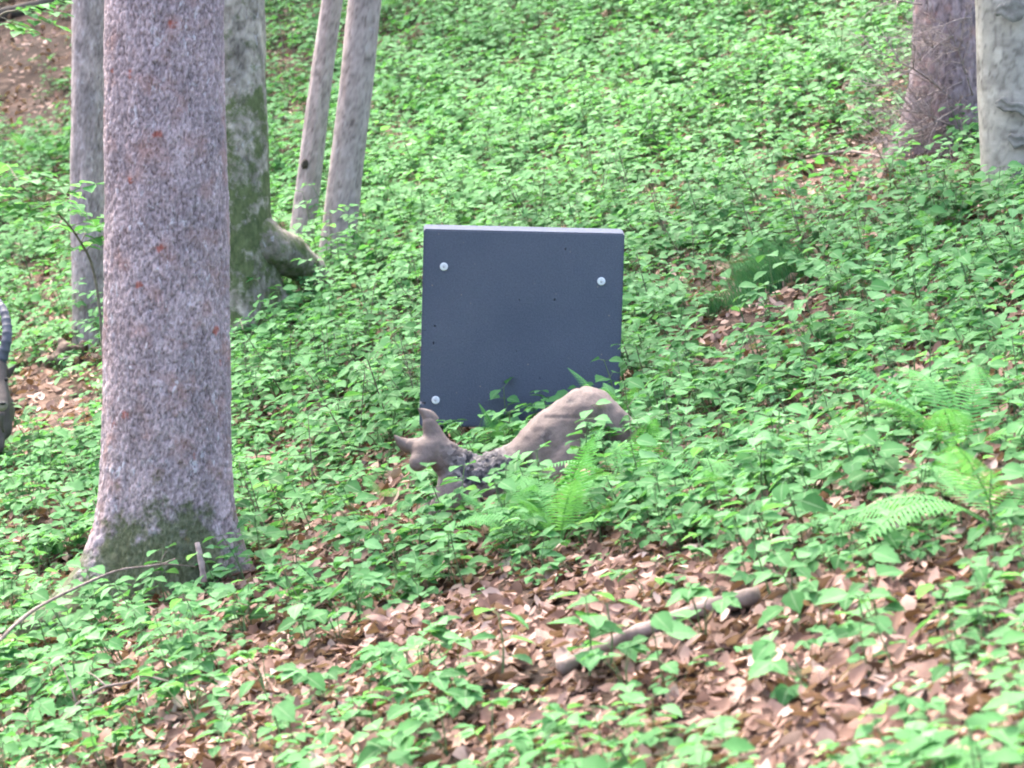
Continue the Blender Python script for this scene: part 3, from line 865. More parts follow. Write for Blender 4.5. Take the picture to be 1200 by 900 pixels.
# ---------------------------------------------------------------- fallen wood
def stick(name, pix, r0, r1, mat, label, lift=0.0, n=16, rough=0.08, side=(), nseg=9, cat='branch', group=None):
    ctrl = []
    for p in pix:
        q = on_ground(p[0], p[1]) if len(p) == 2 else at(*p)
        q.z += lift; ctrl.append(q)
    o = ctrl[0].copy()
    pts = [q - o for q in curve_pts(ctrl, n)]
    root = thing(name, o, label, cat, group) if side else None
    V, F = tube(pts, np.linspace(r0, r1, n) * (1 + 0.12 * np.array([random.uniform(-1, 1) for _ in range(n)])), nseg, rough=rough)
    me = mesh_np(name, V, F, mat)
    if not side:
        return obj(name, me, None, label, cat, group, loc=o)
    obj('main_stem', me, root)
    for (i, pp, r) in side:
        tgt = (on_ground(*pp) if len(pp) == 2 else at(*pp)) - o
        if len(pp) == 2: tgt.z += lift
        m_ = (pts[i] + tgt) / 2 + Vector((0.0, 0, 0.01))
        V, F = tube(curve_pts([pts[i], m_, tgt], 7), np.linspace(r, r * 0.4, 7), 6)
        obj('side_twig', mesh_np('side_twig', V, F, mat), root)
    return root

random.seed(5)
stick('fallen_branch', [(655, 800), (690, 782), (730, 764), (775, 746), (815, 731), (848, 722), (890, 712)], 0.021, 0.03, M_log, 'stout fallen branch lying in the leaf litter, partly mossed over', 0.035, 26, 0.1, cat='branch')
gl = lambda u, v, h: tuple(on_ground(u, v + h * 300)) if False else (u, v)
stick('bare_branch', [(-30, 790, 11.9), (0, 750, 12.0), (30, 722, 12.2), (60, 703, 12.35), (100, 684, 12.5), (140, 668, 12.6), (185, 662, 12.65), (205, 655, 12.7)], 0.0085, 0.003, M_twig, 'long bare grey twig arching in front of the thick spruce roots', 0, 24, 0.1, side=((18, (230, 664, 12.75), 0.003), (20, (196, 646, 12.65), 0.002)))
stick('forked_twig', [(62, 862, 10.9), (78, 840, 10.95), (92, 824, 11.0), (120, 806, 11.05), (150, 800, 11.1), (168, 792, 11.15), (199, 799, 11.1)], 0.0055, 0.0035, M_twig, 'forked dry twig on low green plants below the thick spruce roots', 0.0, 20, 0.1, side=((6, (70, 774, 11.1), 0.003), (10, (94, 785, 11.2), 0.004), (15, (162, 822, 11.0), 0.004)))
stick('small_stake', [(239, 682, 12.9), (236, 660, 12.9), (231, 636, 12.92)], 0.013, 0.011, M_twig_pale, 'short pale broken stake standing by the mossy spruce root', 0, 8, 0.08, cat='stake')
stick('dry_twig', [(1105, 785), (1130, 790), (1165, 806), (1200, 822), (1230, 838)], 0.004, 0.002, M_twig_pale, 'thin pale twig lying on the brown leaves', 0.025, 14, cat='twig')
stick('dry_twig', [(935, 668), (945, 676), (957, 682)], 0.0025, 0.0015, M_twig_pale, 'tiny bleached twig curled on bare leaf litter', 0.03, 8, cat='twig')
stick('dead_branch', [(1100, 745), (1140, 735), (1180, 722), (1215, 708)], 0.008, 0.005, M_twig, 'dark dead branch half buried in the brown leaves', 0.01, 14)
stick('dead_branch', [(1128, 575), (1150, 566), (1172, 556), (1205, 548)], 0.018, 0.014, M_log, 'brown rotten branch lying under the large fern', 0.012, 14)
stick('dead_branch', [(945, 195), (975, 190), (1000, 188), (1035, 196), (1060, 205)], 0.012, 0.006, M_log, 'weathered branch on the bare patch before the old spruce', 0.05, 16)
stick('dead_branch', [(1050, 770), (1075, 757), (1100, 748)], 0.006, 0.003, M_dark_log, 'short black twig poking out of the brown leaves', 0.02, 8)
stick('fallen_log', [(-60, 38), (0, 24), (40, 14), (85, 2)], 0.075, 0.065, M_dark_log, 'dark mossy log lying across the shaded upper bank', 0.05, 20, 0.08, cat='log', nseg=14)
lg = stick('cut_log', [(300, 152), (318, 149), (334, 144)], 0.034, 0.032, M_dark_log, 'short dark log with pale cut end beside the mossy tree', 0.04, 8, 0.04, cat='log', nseg=12)
e0 = on_ground(334, 144, 0.04); e1 = on_ground(341, 142, 0.045)
V, F = tube([e0 - lg.location, e0.lerp(e1, 0.5) - lg.location, e1 - lg.location], [0.033, 0.034, 0.03], 12, rough=0.05)
obj('cut_end', mesh_np('cut_end', V, F, M_cut), lg)
stick('grey_log', [(44, 292), (60, 280), (84, 262)], 0.05, 0.045, M_log, 'short grey broken log on the bank under the sapling', 0.02, 10, 0.1, cat='log', nseg=12)

# rotten stump left of the slim tree
sp = on_ground(80, 428)
caps = [((0, 0, 0.02), 0.085, (0.0, 0, 0.06), 0.075), ((-0.06, -0.02, 0.03), 0.05, (-0.11, -0.05, 0.01), 0.035), ((0.05, 0.0, 0.06), 0.05, (0.09, 0.03, 0.11), 0.03), ((-0.03, 0.02, 0.09), 0.035, (-0.045, 0.02, 0.15), 0.018), ((0.02, -0.05, 0.02), 0.05, (0.06, -0.12, -0.02), 0.03)]
st_me = blob(caps, 0.012, 'rotten_stump', M_rot, 0.02, 26, 2)
obj('rotten_stump', st_me, None, 'crumbling brown rotten stump at the foot of the slim tree', 'stump', loc=sp)
ball_o = ball('hollow_shade', (0.0, -0.085, 0.03), (0.05, 0.02, 0.022), M_dark, None)  # solid black lump stands in for the shade inside a hollow
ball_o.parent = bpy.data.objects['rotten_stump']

# ---------------------------------------------------------------- plants: templates
def rot_frame(pos, d, nrm, ln, wd):
    return frames(np.array([pos], float), np.array([d], float), np.array([nrm], float), np.array([ln]), np.array([wd]))[0]

def prism(p0, p1, r0, r1):
    return tube([p0, p1], [r0, r1], 3, cap=False)

def stem_path(pts, r0, r1, n=3):
    rs = np.linspace(r0, r1, len(pts))
    return tube(pts, rs, n, cap=False)

def t_seedling(k):
    rd = random.Random(100 + k)
    h = rd.uniform(0.10, 0.24); tiers = rd.choice([2, 3, 3, 4])
    bx, by = rd.uniform(-0.2, 0.2) * h, rd.uniform(-0.2, 0.2) * h
    P = lambda f: Vector((bx * f * f, by * f * f, h * f))
    parts = [stem_path([P(f) for f in (-0.15, 0.3, 0.65, 1.0)], 0.0032, 0.0018)]
    L = []; a = rd.uniform(0, PI)
    for i in range(tiers):
        f = 0.4 + 0.6 * i / (tiers - 1)
        a += PI / 2 + rd.uniform(-0.3, 0.3)
        for s in (0, PI):
            aa = a + s + rd.uniform(-0.25, 0.25)
            pet = rd.uniform(0.012, 0.03); up = rd.uniform(-0.1, 0.45)
            dv = Vector((math.cos(aa), math.sin(aa), up)).normalized()
            p1 = P(f) + dv * pet
            parts.append(prism(P(f), p1, 0.0014, 0.001))
            ln = rd.uniform(0.048, 0.085) * (1.0 if i < tiers - 1 else 0.85)
            dl = Vector((dv.x, dv.y, rd.uniform(-0.35, 0.25)))
            L.append(rot_frame(p1, dl, (rd.uniform(-0.3, 0.3), rd.uniform(-0.3, 0.3), 1), ln, ln * rd.uniform(0.95, 1.3)))
    return np.array(L), merge(parts)

def t_herb(k):
    rd = random.Random(200 + k)
    parts, L = [], []
    for i in range(rd.choice([3, 4, 4, 5])):
        a = rd.uniform(0, 2 * PI); h = rd.uniform(0.06, 0.17); o = rd.uniform(0.03, 0.09)
        e = Vector((math.cos(a) * o, math.sin(a) * o, h))
        parts.append(stem_path([Vector((0, 0, -0.02)), Vector((e.x * 0.3, e.y * 0.3, h * 0.6)), e], 0.0022, 0.0014))
        for s in (-1.25, 0, 1.25):
            aa = a + s + rd.uniform(-0.15, 0.15)
            ln = rd.uniform(0.045, 0.075)
            L.append(rot_frame(e, (math.cos(aa), math.sin(aa), rd.uniform(-0.35, 0.15)), (rd.uniform(-0.25, 0.25), rd.uniform(-0.25, 0.25), 1), ln, ln * rd.uniform(0.95, 1.2)))
    return np.array(L), merge(parts)

def t_shrub(k):
    rd = random.Random(300 + k)
    parts, L = [], []
    for s in range(rd.choice([1, 2, 2])):
        h = rd.uniform(0.26, 0.46); lx, ly = rd.uniform(-0.14, 0.14), rd.uniform(-0.14, 0.14)
        P = lambda f: Vector((lx * f, ly * f, h * f))
        parts.append(stem_path([P(f) for f in (-0.1, 0.35, 0.7, 1.0)], 0.0034, 0.0016, 4))
        for i in range(5):
            f = 0.35 + 0.65 * i / 4; a = rd.uniform(0, 2 * PI) ; ll = rd.uniform(0.08, 0.16) * (1.2 - 0.5 * f)
            d = Vector((math.cos(a), math.sin(a), rd.uniform(0.05, 0.4))).normalized()
            p1 = P(f) + d * ll
            parts.append(prism(P(f), p1, 0.002, 0.0012))
            for q in range(3):
                ff = 0.45 + 0.55 * q / 2; aa = a + (0.0 if q == 2 else (0.9 if q % 2 else -0.9)) + rd.uniform(-0.2, 0.2)
                ln = rd.uniform(0.045, 0.07)
                L.append(rot_frame(P(f).lerp(p1, ff), (math.cos(aa), math.sin(aa), rd.uniform(-0.3, 0.15)), (rd.uniform(-0.25, 0.25), rd.uniform(-0.25, 0.25), 1), ln, ln * rd.uniform(0.95, 1.25)))
    return np.array(L), merge(parts)

def t_low(k):
    rd = random.Random(400 + k)
    parts, L = [], []
    for i in range(7):
        a = rd.uniform(0, 2 * PI); o = rd.uniform(0.01, 0.09)
        p = Vector((math.cos(a) * o, math.sin(a) * o, rd.uniform(0.015, 0.05)))
        b = rd.uniform(0, 2 * PI); ln = rd.uniform(0.022, 0.045)
        L.append(rot_frame(p, (math.cos(b), math.sin(b), rd.uniform(-0.2, 0.3)), (rd.uniform(-0.3, 0.3), rd.uniform(-0.3, 0.3), 1), ln, ln * 1.2))
        parts.append(prism(Vector((p.x * 0.5, p.y * 0.5, -0.01)), p, 0.001, 0.0008))
    return np.array(L), merge(parts)

NT = 8
TPL = {'seedling': [t_seedling(k) for k in range(NT)], 'herb': [t_herb(k) for k in range(NT)], 'shrub': [t_shrub(k) for k in range(NT)], 'low': [t_low(k) for k in range(NT)]}

# ---------------------------------------------------------------- where they grow
BLOBS = [  # u, v, half-width, half-height, change of cover
    (30, 105, 75, 80, -1.0), (45, 20, 80, 50, -0.6), (50, 470, 55, 40, -1.0), (40, 505, 40, 25, -0.5), (60, 340, 45, 45, -0.5), (300, 660, 50, 30, -0.6), (450, 590, 40, 45, -0.55),
    (600, 680, 130, 40, -0.35), (430, 790, 170, 60, -0.40), (560, 720, 90, 50, -0.35), (750, 690, 120, 45, -0.45), (920, 690, 60, 35, -0.4), (1000, 860, 200, 60, -0.35), (1120, 720, 100, 60, -0.40),
    (270, 850, 90, 50, -0.35), (700, 860, 120, 50, -0.3), (960, 215, 70, 45, -0.95), (1060, 440, 40, 18, -0.5), (560, 515, 40, 12, -0.7), (825, 335, 45, 35, -0.7), (470, 40, 80, 40, -0.35), (335, 90, 40, 70, -0.6),
    (1075, 180, 65, 35, -1.1), (1060, 440, 50, 18, -0.4), (900, 420, 60, 20, -0.35), (1010, 385, 50, 14, -0.4), (930, 500, 60, 22, -0.35), (1170, 440, 30, 15, -0.4), (380, 440, 110, 110, 0.3), (640, 600, 90, 40, 0.35), (800, 80, 220, 120, 0.3), (820, 480, 120, 70, 0.2), (100, 800, 110, 60, 0.2), (900, 745, 40, 25, -0.3),
    (1160, 560, 60, 25, -0.25), (700, 760, 140, 25, -0.35), (210, 690, 40, 20, -0.5),
]
def cover(u, v, x, y):
    c = np.interp(v, [-200, 0, 200, 420, 600, 750, 900, 1000], [0.92, 0.95, 0.97, 0.82, 0.72, 0.60, 0.50, 0.5])
    for (bu, bv, su, sv, dl) in BLOBS:
        c = c + dl * (0.85 if bv > 620 and dl < 0 else 1.0) * np.exp(-0.5 * (((u - bu) / su) ** 2 + ((v - bv) / sv) ** 2) * 1.6)
    n = fbm(x * 1.7, y * 1.1, 0, 31, 3)
    n2 = fbm(x * 4.5, y * 3.0, 0, 37, 2)
    return np.clip(c + 0.5 * n + 0.4 * n2, 0, 1)

# keep plants out of trunks, block and animals
KEEP = []
for o in list(COL.objects):
    if o.get('category') == 'tree' and not o.name.startswith('forest'):
        r = {'spruce_tree': 0.30, 'mossy_tree': 0.26, 'beech_tree': 0.23, 'old_spruce_tree': 0.29}.get(o.name.split('.')[0], 0.12)
        KEEP.append((o.location.x, o.location.y, r))
for s in np.linspace(-W / 2, W / 2, 7): KEEP.append((bc.x + s, bc.y + TH / 2, 0.13))
for u in range(500, 720, 22): KEEP.append((a0.x + (u - 600) / AS, a0.y + 0.06, 0.13))
for k in range(9): KEEP.append((i0.x - 0.04 - 0.075 * k, i0.y + 0.06 + 0.095 * k, 0.17))
KEEP.append((sp.x, sp.y, 0.08))
for (u, v) in ((1045, 185), (1075, 192), (1105, 196), (1130, 196), (1060, 172), (1020, 190), (1090, 205)):
    q = on_ground(u, v); KEEP.append((q.x, q.y, 0.22))
for u in range(490, 610, 20): KEEP.append((a0.x + (u - 600) / AS, a0.y - 0.14, 0.10)); KEEP.append((a0.x + (u - 600) / AS, a0.y - 0.28, 0.08))
for u in range(845, 950, 17):
    for v in (330, 350, 368, 384, 398): q = on_ground(u, v + (905 - u) * 0.25); KEEP.append((q.x, q.y, 0.12))
for (u, v, r) in ((905, 335, 0.2), (885, 352, 0.2), (850, 352, 0.13), (920, 362, 0.15), (860, 380, 0.15), (655, 648, 0.1), (735, 590, 0.09), (1130, 548, 0.12), (1175, 628, 0.14), (1140, 640, 0.14), (1150, 600, 0.12)):
    q = on_ground(u, v); KEEP.append((q.x, q.y, r))
for f in np.linspace(0, 1, 12):
    q = on_ground(655 + 235 * f, 806 - 88 * f); KEEP.append((q.x, q.y, 0.07)); q = on_ground(665 + 235 * f, 824 - 88 * f); KEEP.append((q.x, q.y, 0.07))
def clear(x, y, pad=0.0):
    ok = np.ones(len(x), bool)
    for (kx, ky, r) in KEEP: ok &= np.hypot(x - kx, y - ky) > r + pad
    return ok

def scatter(dens, dmin, dmax, margin=0.9, use_cover=True, power=1.0, seed=0, invert=False):
    """random ground points between two distances, thinned by the cover"""
    rg = np.random.default_rng(seed)
    xs, ys = [], []
    y = np.arange(dmin, dmax, 0.5)
    for y0 in y:
        hw = (y0 + 0.5) * 0.156 + margin
        n = rg.poisson(dens(y0) * 2 * hw * 0.5)
        xs.append(rg.uniform(-hw, hw, n)); ys.append(rg.uniform(y0, y0 + 0.5, n))
    x = np.concatenate(xs); y = np.concatenate(ys)
    z = ground(x, y); u, v, d = project(x, y, z)
    if use_cover:
        c = cover(u, v, x, y)
        if invert: c = 1 - c
        k = rg.uniform(0, 1, len(x)) < c ** power
        x, y, z, u, v, d = (a[k] for a in (x, y, z, u, v, d))
    return x, y, z, u, v, d

def plant_mats(x, y, z, scale, lean, seed):
    """transforms (n,4,4) with random yaw, lean and scale"""
    rg = np.random.default_rng(seed)
    n = len(x); a = rg.uniform(0, 2 * PI, n)
    lx, ly = rg.normal(0, lean, n) - 0.26, rg.normal(0, lean, n) - 0.12        # downhill
    up = np.stack([lx, ly, np.ones(n)], 1); up /= np.linalg.norm(up, axis=1, keepdims=True)
    xa = np.stack([np.cos(a), np.sin(a), np.zeros(n)], 1)
    ya = np.cross(up, xa); ya /= np.linalg.norm(ya, axis=1, keepdims=True); xa = np.cross(ya, up)
    T = np.zeros((n, 4, 4)); s = scale[:, None]
    T[:, :3, 0] = xa * s; T[:, :3, 1] = ya * s; T[:, :3, 2] = up * s
    T[:, :3, 3] = np.stack([x, y, z], 1); T[:, 3, 3] = 1
    return T

# one serrated leaf for the plants seen near
def big_leaf(seed):
    rd = random.Random(seed); n = 9
    V = []; F = []
    for i in range(n + 1):
        f = i / n
        V.append((0.015 * math.sin(3 * f), f, -0.13 * f * f))
    mid = list(range(n + 1))
    for s in (1, -1):
        base = len(V); pr = [0.0, 0.19, 0.29, 0.335, 0.325, 0.285, 0.225, 0.15, 0.07]
        for i in range(1, n):
            f = i / n
            w = pr[i] * (1 + (0.08 if i % 2 else -0.06) + rd.uniform(-0.04, 0.04))
            V.append((s * w, f + (0.03 if i % 2 else -0.01), 0.10 * w / 0.33 - 0.13 * f * f + rd.uniform(-0.015, 0.015)))
        e = [base + i for i in range(n - 1)]
        for i in range(n):
            lo = mid[0] if i == 0 else e[i - 1]; hi = mid[n] if i == n - 1 else e[i]
            tri = []
            if i == 0: tri.append((mid[0], hi, mid[1]))
            elif i == n - 1: tri.append((lo, mid[n], mid[i]))
            else: tri += [(lo, hi, mid[i]), (hi, mid[i + 1], mid[i])]
            F += tri if s > 0 else [t[::-1] for t in tri]
    return mesh_np('leaf', np.array(V), np.array(F), M_leaf_o, attrs={'rib': [1.0 if i in mid else 0.0 for i in range(len(V))]})
LEAVES = [big_leaf(k) for k in range(4)]

stuff_V, stuff_F, stuff_T, off = [], [], [], 0
stem_V, stem_F, soff = [], [], 0
def bake_plants(kind, T, tidx, bright):
    global off, soff
    for k in range(NT):
        sel = np.where(tidx == k)[0]
        if not len(sel): continue
        L, (sv, sf) = TPL[kind][k]
        TT = np.einsum('nij,ljk->nlik', T[sel], L).reshape(-1, 4, 4)
        V, F = bake_leaves(TT)
        tint = np.clip(np.repeat(bright[sel], len(L)) + rng.normal(0, 0.16, len(TT)), 0, 1)
        stuff_V.append(V); stuff_F.append(F + off); stuff_T.append(np.repeat(tint, 7)); off += len(V)
        P = np.einsum('nij,vj->nvi', T[sel][:, :3, :3], sv) + T[sel][:, None, :3, 3]
        F = sf[None] + (np.arange(len(sel)) * len(sv))[:, None, None]
        stem_V.append(P.reshape(-1, 3)); stem_F.append(F.reshape(-1, 3) + soff); soff += P.shape[0] * P.shape[1]

LAB = {'seedling': ('leafy_seedling', 'upright green seedling with leaf pairs on a single stem above leaf litter', 'seedling', 'green seedlings on the forest floor'),
       'herb': ('woodland_herb', 'low green herb with three-part leaves on thin stalks in leaf litter', 'herb', 'low herbs on the forest floor'),
       'shrub': ('young_shrub', 'knee-high leafy young shrub with thin woody stem among the undergrowth', 'shrub', 'young shrubs in the undergrowth')}
MARKS = [(on_ground(*q), t) for (q, t) in (
    ((770, 755), 'beside the stout fallen branch'), ((190, 730), 'at the foot of the thick spruce'), ((320, 655), 'by the short broken stake'), ((120, 840), 'around the forked twig'),
    ((600, 600), 'before the crouching animal'), ((455, 590), 'by the animal head'), ((655, 660), 'around the feathery fern'), ((1150, 620), 'beside the large low-arching fern'), ((1150, 530), 'around the tall wide fern'),
    ((880, 590), 'around the bright fern'), ((900, 340), 'by the dark grass tuft'), ((380, 440), 'between thick spruce and foam block'), ((780, 450), 'uphill beside the foam block'),
    ((600, 200), 'up the slope behind the foam block'), ((40, 520), 'before the foam ibex'), ((1130, 250), 'below the beech trunk'), ((1170, 815), 'around the thin pale twig'), ((1130, 735), 'by the half-buried dark branch'),
    ((150, 885), 'by the broad grass blades'), ((588, 800), 'around the single tall seedling'), ((680, 900), 'around the very large-leaved plant'), ((1010, 770), 'around the stout long-leaved seedling'), ((400, 760), 'on litter between spruce foot and fallen branch'),
    ((300, 300), 'around the leaning trunks'), ((1070, 402), 'around the small drooping fern'), ((900, 860), 'on open litter downhill of the fallen branch'), ((450, 870), 'on open litter before the tall seedling'))]
def where(x, y):
    return min(MARKS, key=lambda m: (m[0].x - x) ** 2 + ((m[0].y - y) * 0.7) ** 2)[1]
def look(kind, k, scale):
    L, (sv, sf) = TPL[kind][k]
    h = float(sv[:, 2].max()) * scale
    if kind == 'seedling':
        return '%s green seedling with %d leaf pairs' % ('tall' if h > 0.2 else ('medium' if h > 0.14 else 'short'), len(L) // 2)
    if kind == 'herb':
        return '%s herb with %d three-part leaves' % ('taller green' if h > 0.14 else 'low green', len(L) // 3)
    return '%s young shrub with %s stem' % ('large leafy' if h > 0.36 else 'small leafy', 'forked' if len(L) > 20 else 'single thin')
proto = {}
def make_proto(kind, k):
    name, lab, cat, grp = LAB[kind]
    L, (sv, sf) = TPL[kind][k]
    sme = mesh_np('stem', sv, sf, M_wood_stem if kind == 'shrub' else M_stem)
    return sme, [Matrix(M_.tolist()) for M_ in L]
def place_individual(kind, k, T):
    if (kind, k) not in proto: proto[(kind, k)] = make_proto(kind, k)
    sme, Ls = proto[(kind, k)]
    name, lab, cat, grp = LAB[kind]
    sc_ = float(np.linalg.norm(T[:3, 0]))
    root = obj(name, None, None, look(kind, k, sc_) + ' ' + where(T[0, 3], T[1, 3]), cat, grp)
    root.matrix_world = Matrix(T.tolist())
    obj('stem', sme, root)
    for i, M_ in enumerate(Ls):
        lf = obj('leaf', LEAVES[(i + k) % 4], root)
        lf.matrix_local = M_

def plant_layer(kind, pts, scale_rng, lean, seed, n_ind, min_v=None):
    x, y, z, u, v, d = pts
    rg = np.random.default_rng(seed)
    ok = clear(x, y)
    x, y, z, u, v, d = (a[ok] for a in (x, y, z, u, v, d))
    sc = rg.uniform(*scale_rng, len(x))
    T = plant_mats(x, y, z - 0.005, sc, lean, seed)
    tidx = rg.integers(0, NT, len(x))
    bright = np.clip(0.45 + 0.28 * fbm(x * 0.9, y * 0.9, 0, 77, 2) + rg.normal(0, 0.13, len(x)), 0, 1)
    inside = (u > 5) & (u < 1195) & (v > -10) & (v < 915)
    order = np.argsort(-(sc / d) * inside)
    ind = order[:n_ind]; ind = ind[inside[ind]]
    rest = np.ones(len(x), bool); rest[ind] = False
    for i in ind: place_individual(kind, int(tidx[i]), T[i])
    r = np.where(rest)[0]
    bake_plants(kind, T[r], tidx[r], bright[r])
    return len(x)

LAYERS = [
    ('seedling', scatter(lambda d: np.interp(d, [7, 12, 18, 34], [34, 40, 42, 34]), 6.6, 35, seed=1), (0.75, 1.25), 0.16, 51, 300),
    ('herb', scatter(lambda d: np.interp(d, [7, 12, 18, 34], [34, 42, 42, 32]), 6.6, 35, seed=2), (0.75, 1.25), 0.15, 52, 300),
    ('low', scatter(lambda d: np.interp(d, [7, 14, 22, 34], [75, 75, 40, 24]), 6.6, 35, seed=3, power=0.8), (0.8, 1.3), 0.1, 53, 0),
]
for a in LAYERS: print('plants', a[0], plant_layer(*a))
# shrubs: thick left of the block, behind it and over the hillside
x, y, z, u, v, d = scatter(lambda d: np.interp(d, [7, 12, 14, 18, 34], [0.0, 0.4, 7, 9, 8]), 11, 35, seed=4, power=2.0)
k = ~((u > 470) & (u < 740) & (d < 14.9)) & ~((u < 330) & (d < 13.6)) & ~((u > 820) & (d < 16))
print('shrubs', plant_layer('shrub', tuple(a[k] for a in (x, y, z, u, v, d)), (0.7, 1.15), 0.12, 54, 90))

V = np.vstack(stuff_V); F = np.vstack(stuff_F)
obj('ground_cover', mesh_np('ground_cover', V, F, M_leaf_s, attrs={'tint': np.concatenate(stuff_T)}), None, 'green leafy undergrowth covering the hillside behind and between the plants', 'undergrowth', kind='stuff')
V = np.vstack(stem_V); F = np.vstack(stem_F)
obj('plant_stems', mesh_np('plant_stems', V, F, M_stem), None, 'thin stems of the green undergrowth across the hillside', 'stems', kind='stuff')
print('cover tris', sum(len(f) for f in stuff_F), 'stem tris', len(F))

# ---------------------------------------------------------------- dead leaves
def dead_leaf(seed):
    rd = random.Random(seed); n = 6; V, F = [], []
    c1, c2, tw = rd.uniform(-0.5, 0.9), rd.uniform(-0.4, 0.5), rd.uniform(-0.5, 0.5)
    pr = [0.02, 0.20, 0.32, 0.34, 0.26, 0.13, 0.0]
    for i in range(n + 1):
        f = i / n
        for s in (-1, -0.5, 0, 0.5, 1):
            w = pr[i] * s * (1 + rd.uniform(-0.08, 0.08))
            zz = c1 * w * w * 2.2 + c2 * (f - 0.5) ** 2 + tw * w * (f - 0.5) + rd.uniform(-0.012, 0.012) - 0.25 * c2
            V.append((w, f - 0.5, zz))
    for i in range(n):
        for k in range(4):
            a = i * 5 + k; F += [(a, a + 1, a + 6), (a, a + 6, a + 5)]
    return np.array(V), np.array(F)
DL = [dead_leaf(k) for k in range(7)]
DLM = [mesh_np('fallen_leaf', V, F, M_dead_o) for V, F in DL]
def simple_dead(seed):
    rd = random.Random(seed)
    c = rd.uniform(-0.12, 0.22); e = rd.uniform(-0.1, 0.16)
    return np.array([(0, -0.5, e), (0, 0, 0), (0, 0.5, e), (0.30, -0.16, c), (0.27, 0.2, c * 0.8), (-0.30, -0.16, c), (-0.27, 0.2, c * 0.7)], float)
SD = [simple_dead(k) for k in range(8)]
x, y, z, u, v, d = scatter(lambda d: np.interp(d, [7, 12, 16, 22, 34], [1150, 950, 480, 190, 100]), 6.6, 35, margin=0.7, use_cover=False, seed=6)
ok = clear(x, y, -0.075); x, y, z, u, v, d = (a[ok] for a in (x, y, z, u, v, d))
n = len(x); rg = np.random.default_rng(61)
pile = fbm(x * 2.2, y * 2.2, 0, 41, 2)
zz = z + 0.004 + rg.uniform(0, 1, n) ** 2 * 0.035 * (1 + pile)
a = rg.uniform(0, 2 * PI, n); ln = rg.uniform(0.032, 0.082, n)
slope = np.array([-0.28, -0.1, 1.0])
nr = rg.normal(0, 0.62, (n, 3)) * np.array([1, 1, 0]) + slope
dv = np.stack([np.cos(a), np.sin(a), np.zeros(n)], 1); dv[:, 2] = -(dv[:, 0] * nr[:, 0] + dv[:, 1] * nr[:, 1]) / nr[:, 2]
T = frames(np.stack([x, y, zz], 1), dv, nr, ln, ln * rg.uniform(0.6, 1.05, n))
tint = np.clip(0.47 + 0.22 * pile + rg.normal(0, 0.26, n), 0, 1)
cov = cover(u, v, x, y)
inside = (u > 8) & (u < 1192) & (v > 0) & (v < 893)
vis = np.where(inside, (1.15 - cov) * ln / d * (0.5 + (zz - z) / 0.05), 0)
ind = np.argsort(-vis)[:300]
rest = np.ones(n, bool); rest[ind] = False
for i in ind:
    o = obj('fallen_leaf', DLM[i % 7], None, None, 'leaf', 'brown fallen leaves')
    sz = 'large' if ln[i] > 0.074 else 'small'; wd_ = 'flat' if nr[i, 0] ** 2 + nr[i, 1] ** 2 < 0.35 else 'tilted'
    tn = float(tint[i]); o.color = (tn, tn, tn, 1)
    o['label'] = '%s %s %s fallen leaf %s' % (sz, wd_, 'dark brown' if tn < 0.36 else ('reddish brown' if tn < 0.68 else 'pale tan'), where(x[i], y[i]))
    Ti = T[i].copy(); Ti[:3, :3] *= 1.15
    o.matrix_world = Matrix(Ti.tolist())
lv, lf, lt, o_ = [], [], [], 0
which = rg.integers(0, 8, n)
for k in range(8):
    s = np.where(rest & (which == k))[0]
    V, F = bake_leaves(T[s], SD[k])
    lv.append(V); lf.append(F + o_); lt.append(np.repeat(tint[s], 7)); o_ += len(V)
obj('leaf_litter', mesh_np('leaf_litter', np.vstack(lv), np.vstack(lf), M_dead_s, attrs={'tint': np.concatenate(lt)}), None, 'brown beech leaf litter covering the forest floor', 'leaf litter', kind='stuff')
print('litter', n)

# ---------------------------------------------------------------- ferns
def frond_mesh(seed, L=0.5, pairs=22, width=0.13, arch=0.35):
    rd = random.Random(seed)
    V, F, parts = [], [], []
    P = lambda f: Vector((0.02 * math.sin(3 * f) * L, L * f * (1 - 0.12 * f), L * (0.75 * f - arch * 1.55 * f * f)))
    parts.append(stem_path([P(k / 10) for k in range(11)], 0.0028, 0.0008, 4))
    for i in range(pairs):
        f = 0.22 + 0.78 * i / pairs
        env = math.sin(PI * (0.12 + 0.88 * (1 - (f - 0.22) / 0.78)) ** 0.75) ** 0.8 if f < 0.98 else 0.1
        env = min(1.0, 0.35 + (f - 0.22) * 3.2) * (1 - ((f - 0.22) / 0.78) ** 1.8) + 0.04
        wl = width * env
        t = (P(min(1, f + 0.02)) - P(f)).normalized()
        for s in (-1, 1):
            d = Vector((s, 0, -0.12)) * 0.93 + t * 0.4; d.normalize()
            p = P(f); pw = L * 0.78 / pairs * 0.36
            # toothed pinna
            m_ = 5; ax = [p + d * wl * k / m_ - Vector((0, 0, 0.12 * wl * (k / m_) ** 2)) for k in range(m_ + 1)]
            b = len(V)
            for k, q in enumerate(ax):
                w = pw * (1 - 0.75 * (k / m_) ** 1.6) * (1.0 if k % 2 else 0.6) if k < m_ else 0.0006
                V.append(q + t * w); V.append(q - t * w)
            for k in range(m_):
                q = b + 2 * k
                F += [(q, q + 2, q + 3), (q, q + 3, q + 1)]
    parts.append((np.array([tuple(v) for v in V]), np.array(F)))
    V, F = merge(parts)
    return mesh_np('frond', V, F, M_fern)
FR = [frond_mesh(k, 0.5, 24, 0.12, 0.22 + 0.1 * k) for k in range(4)]
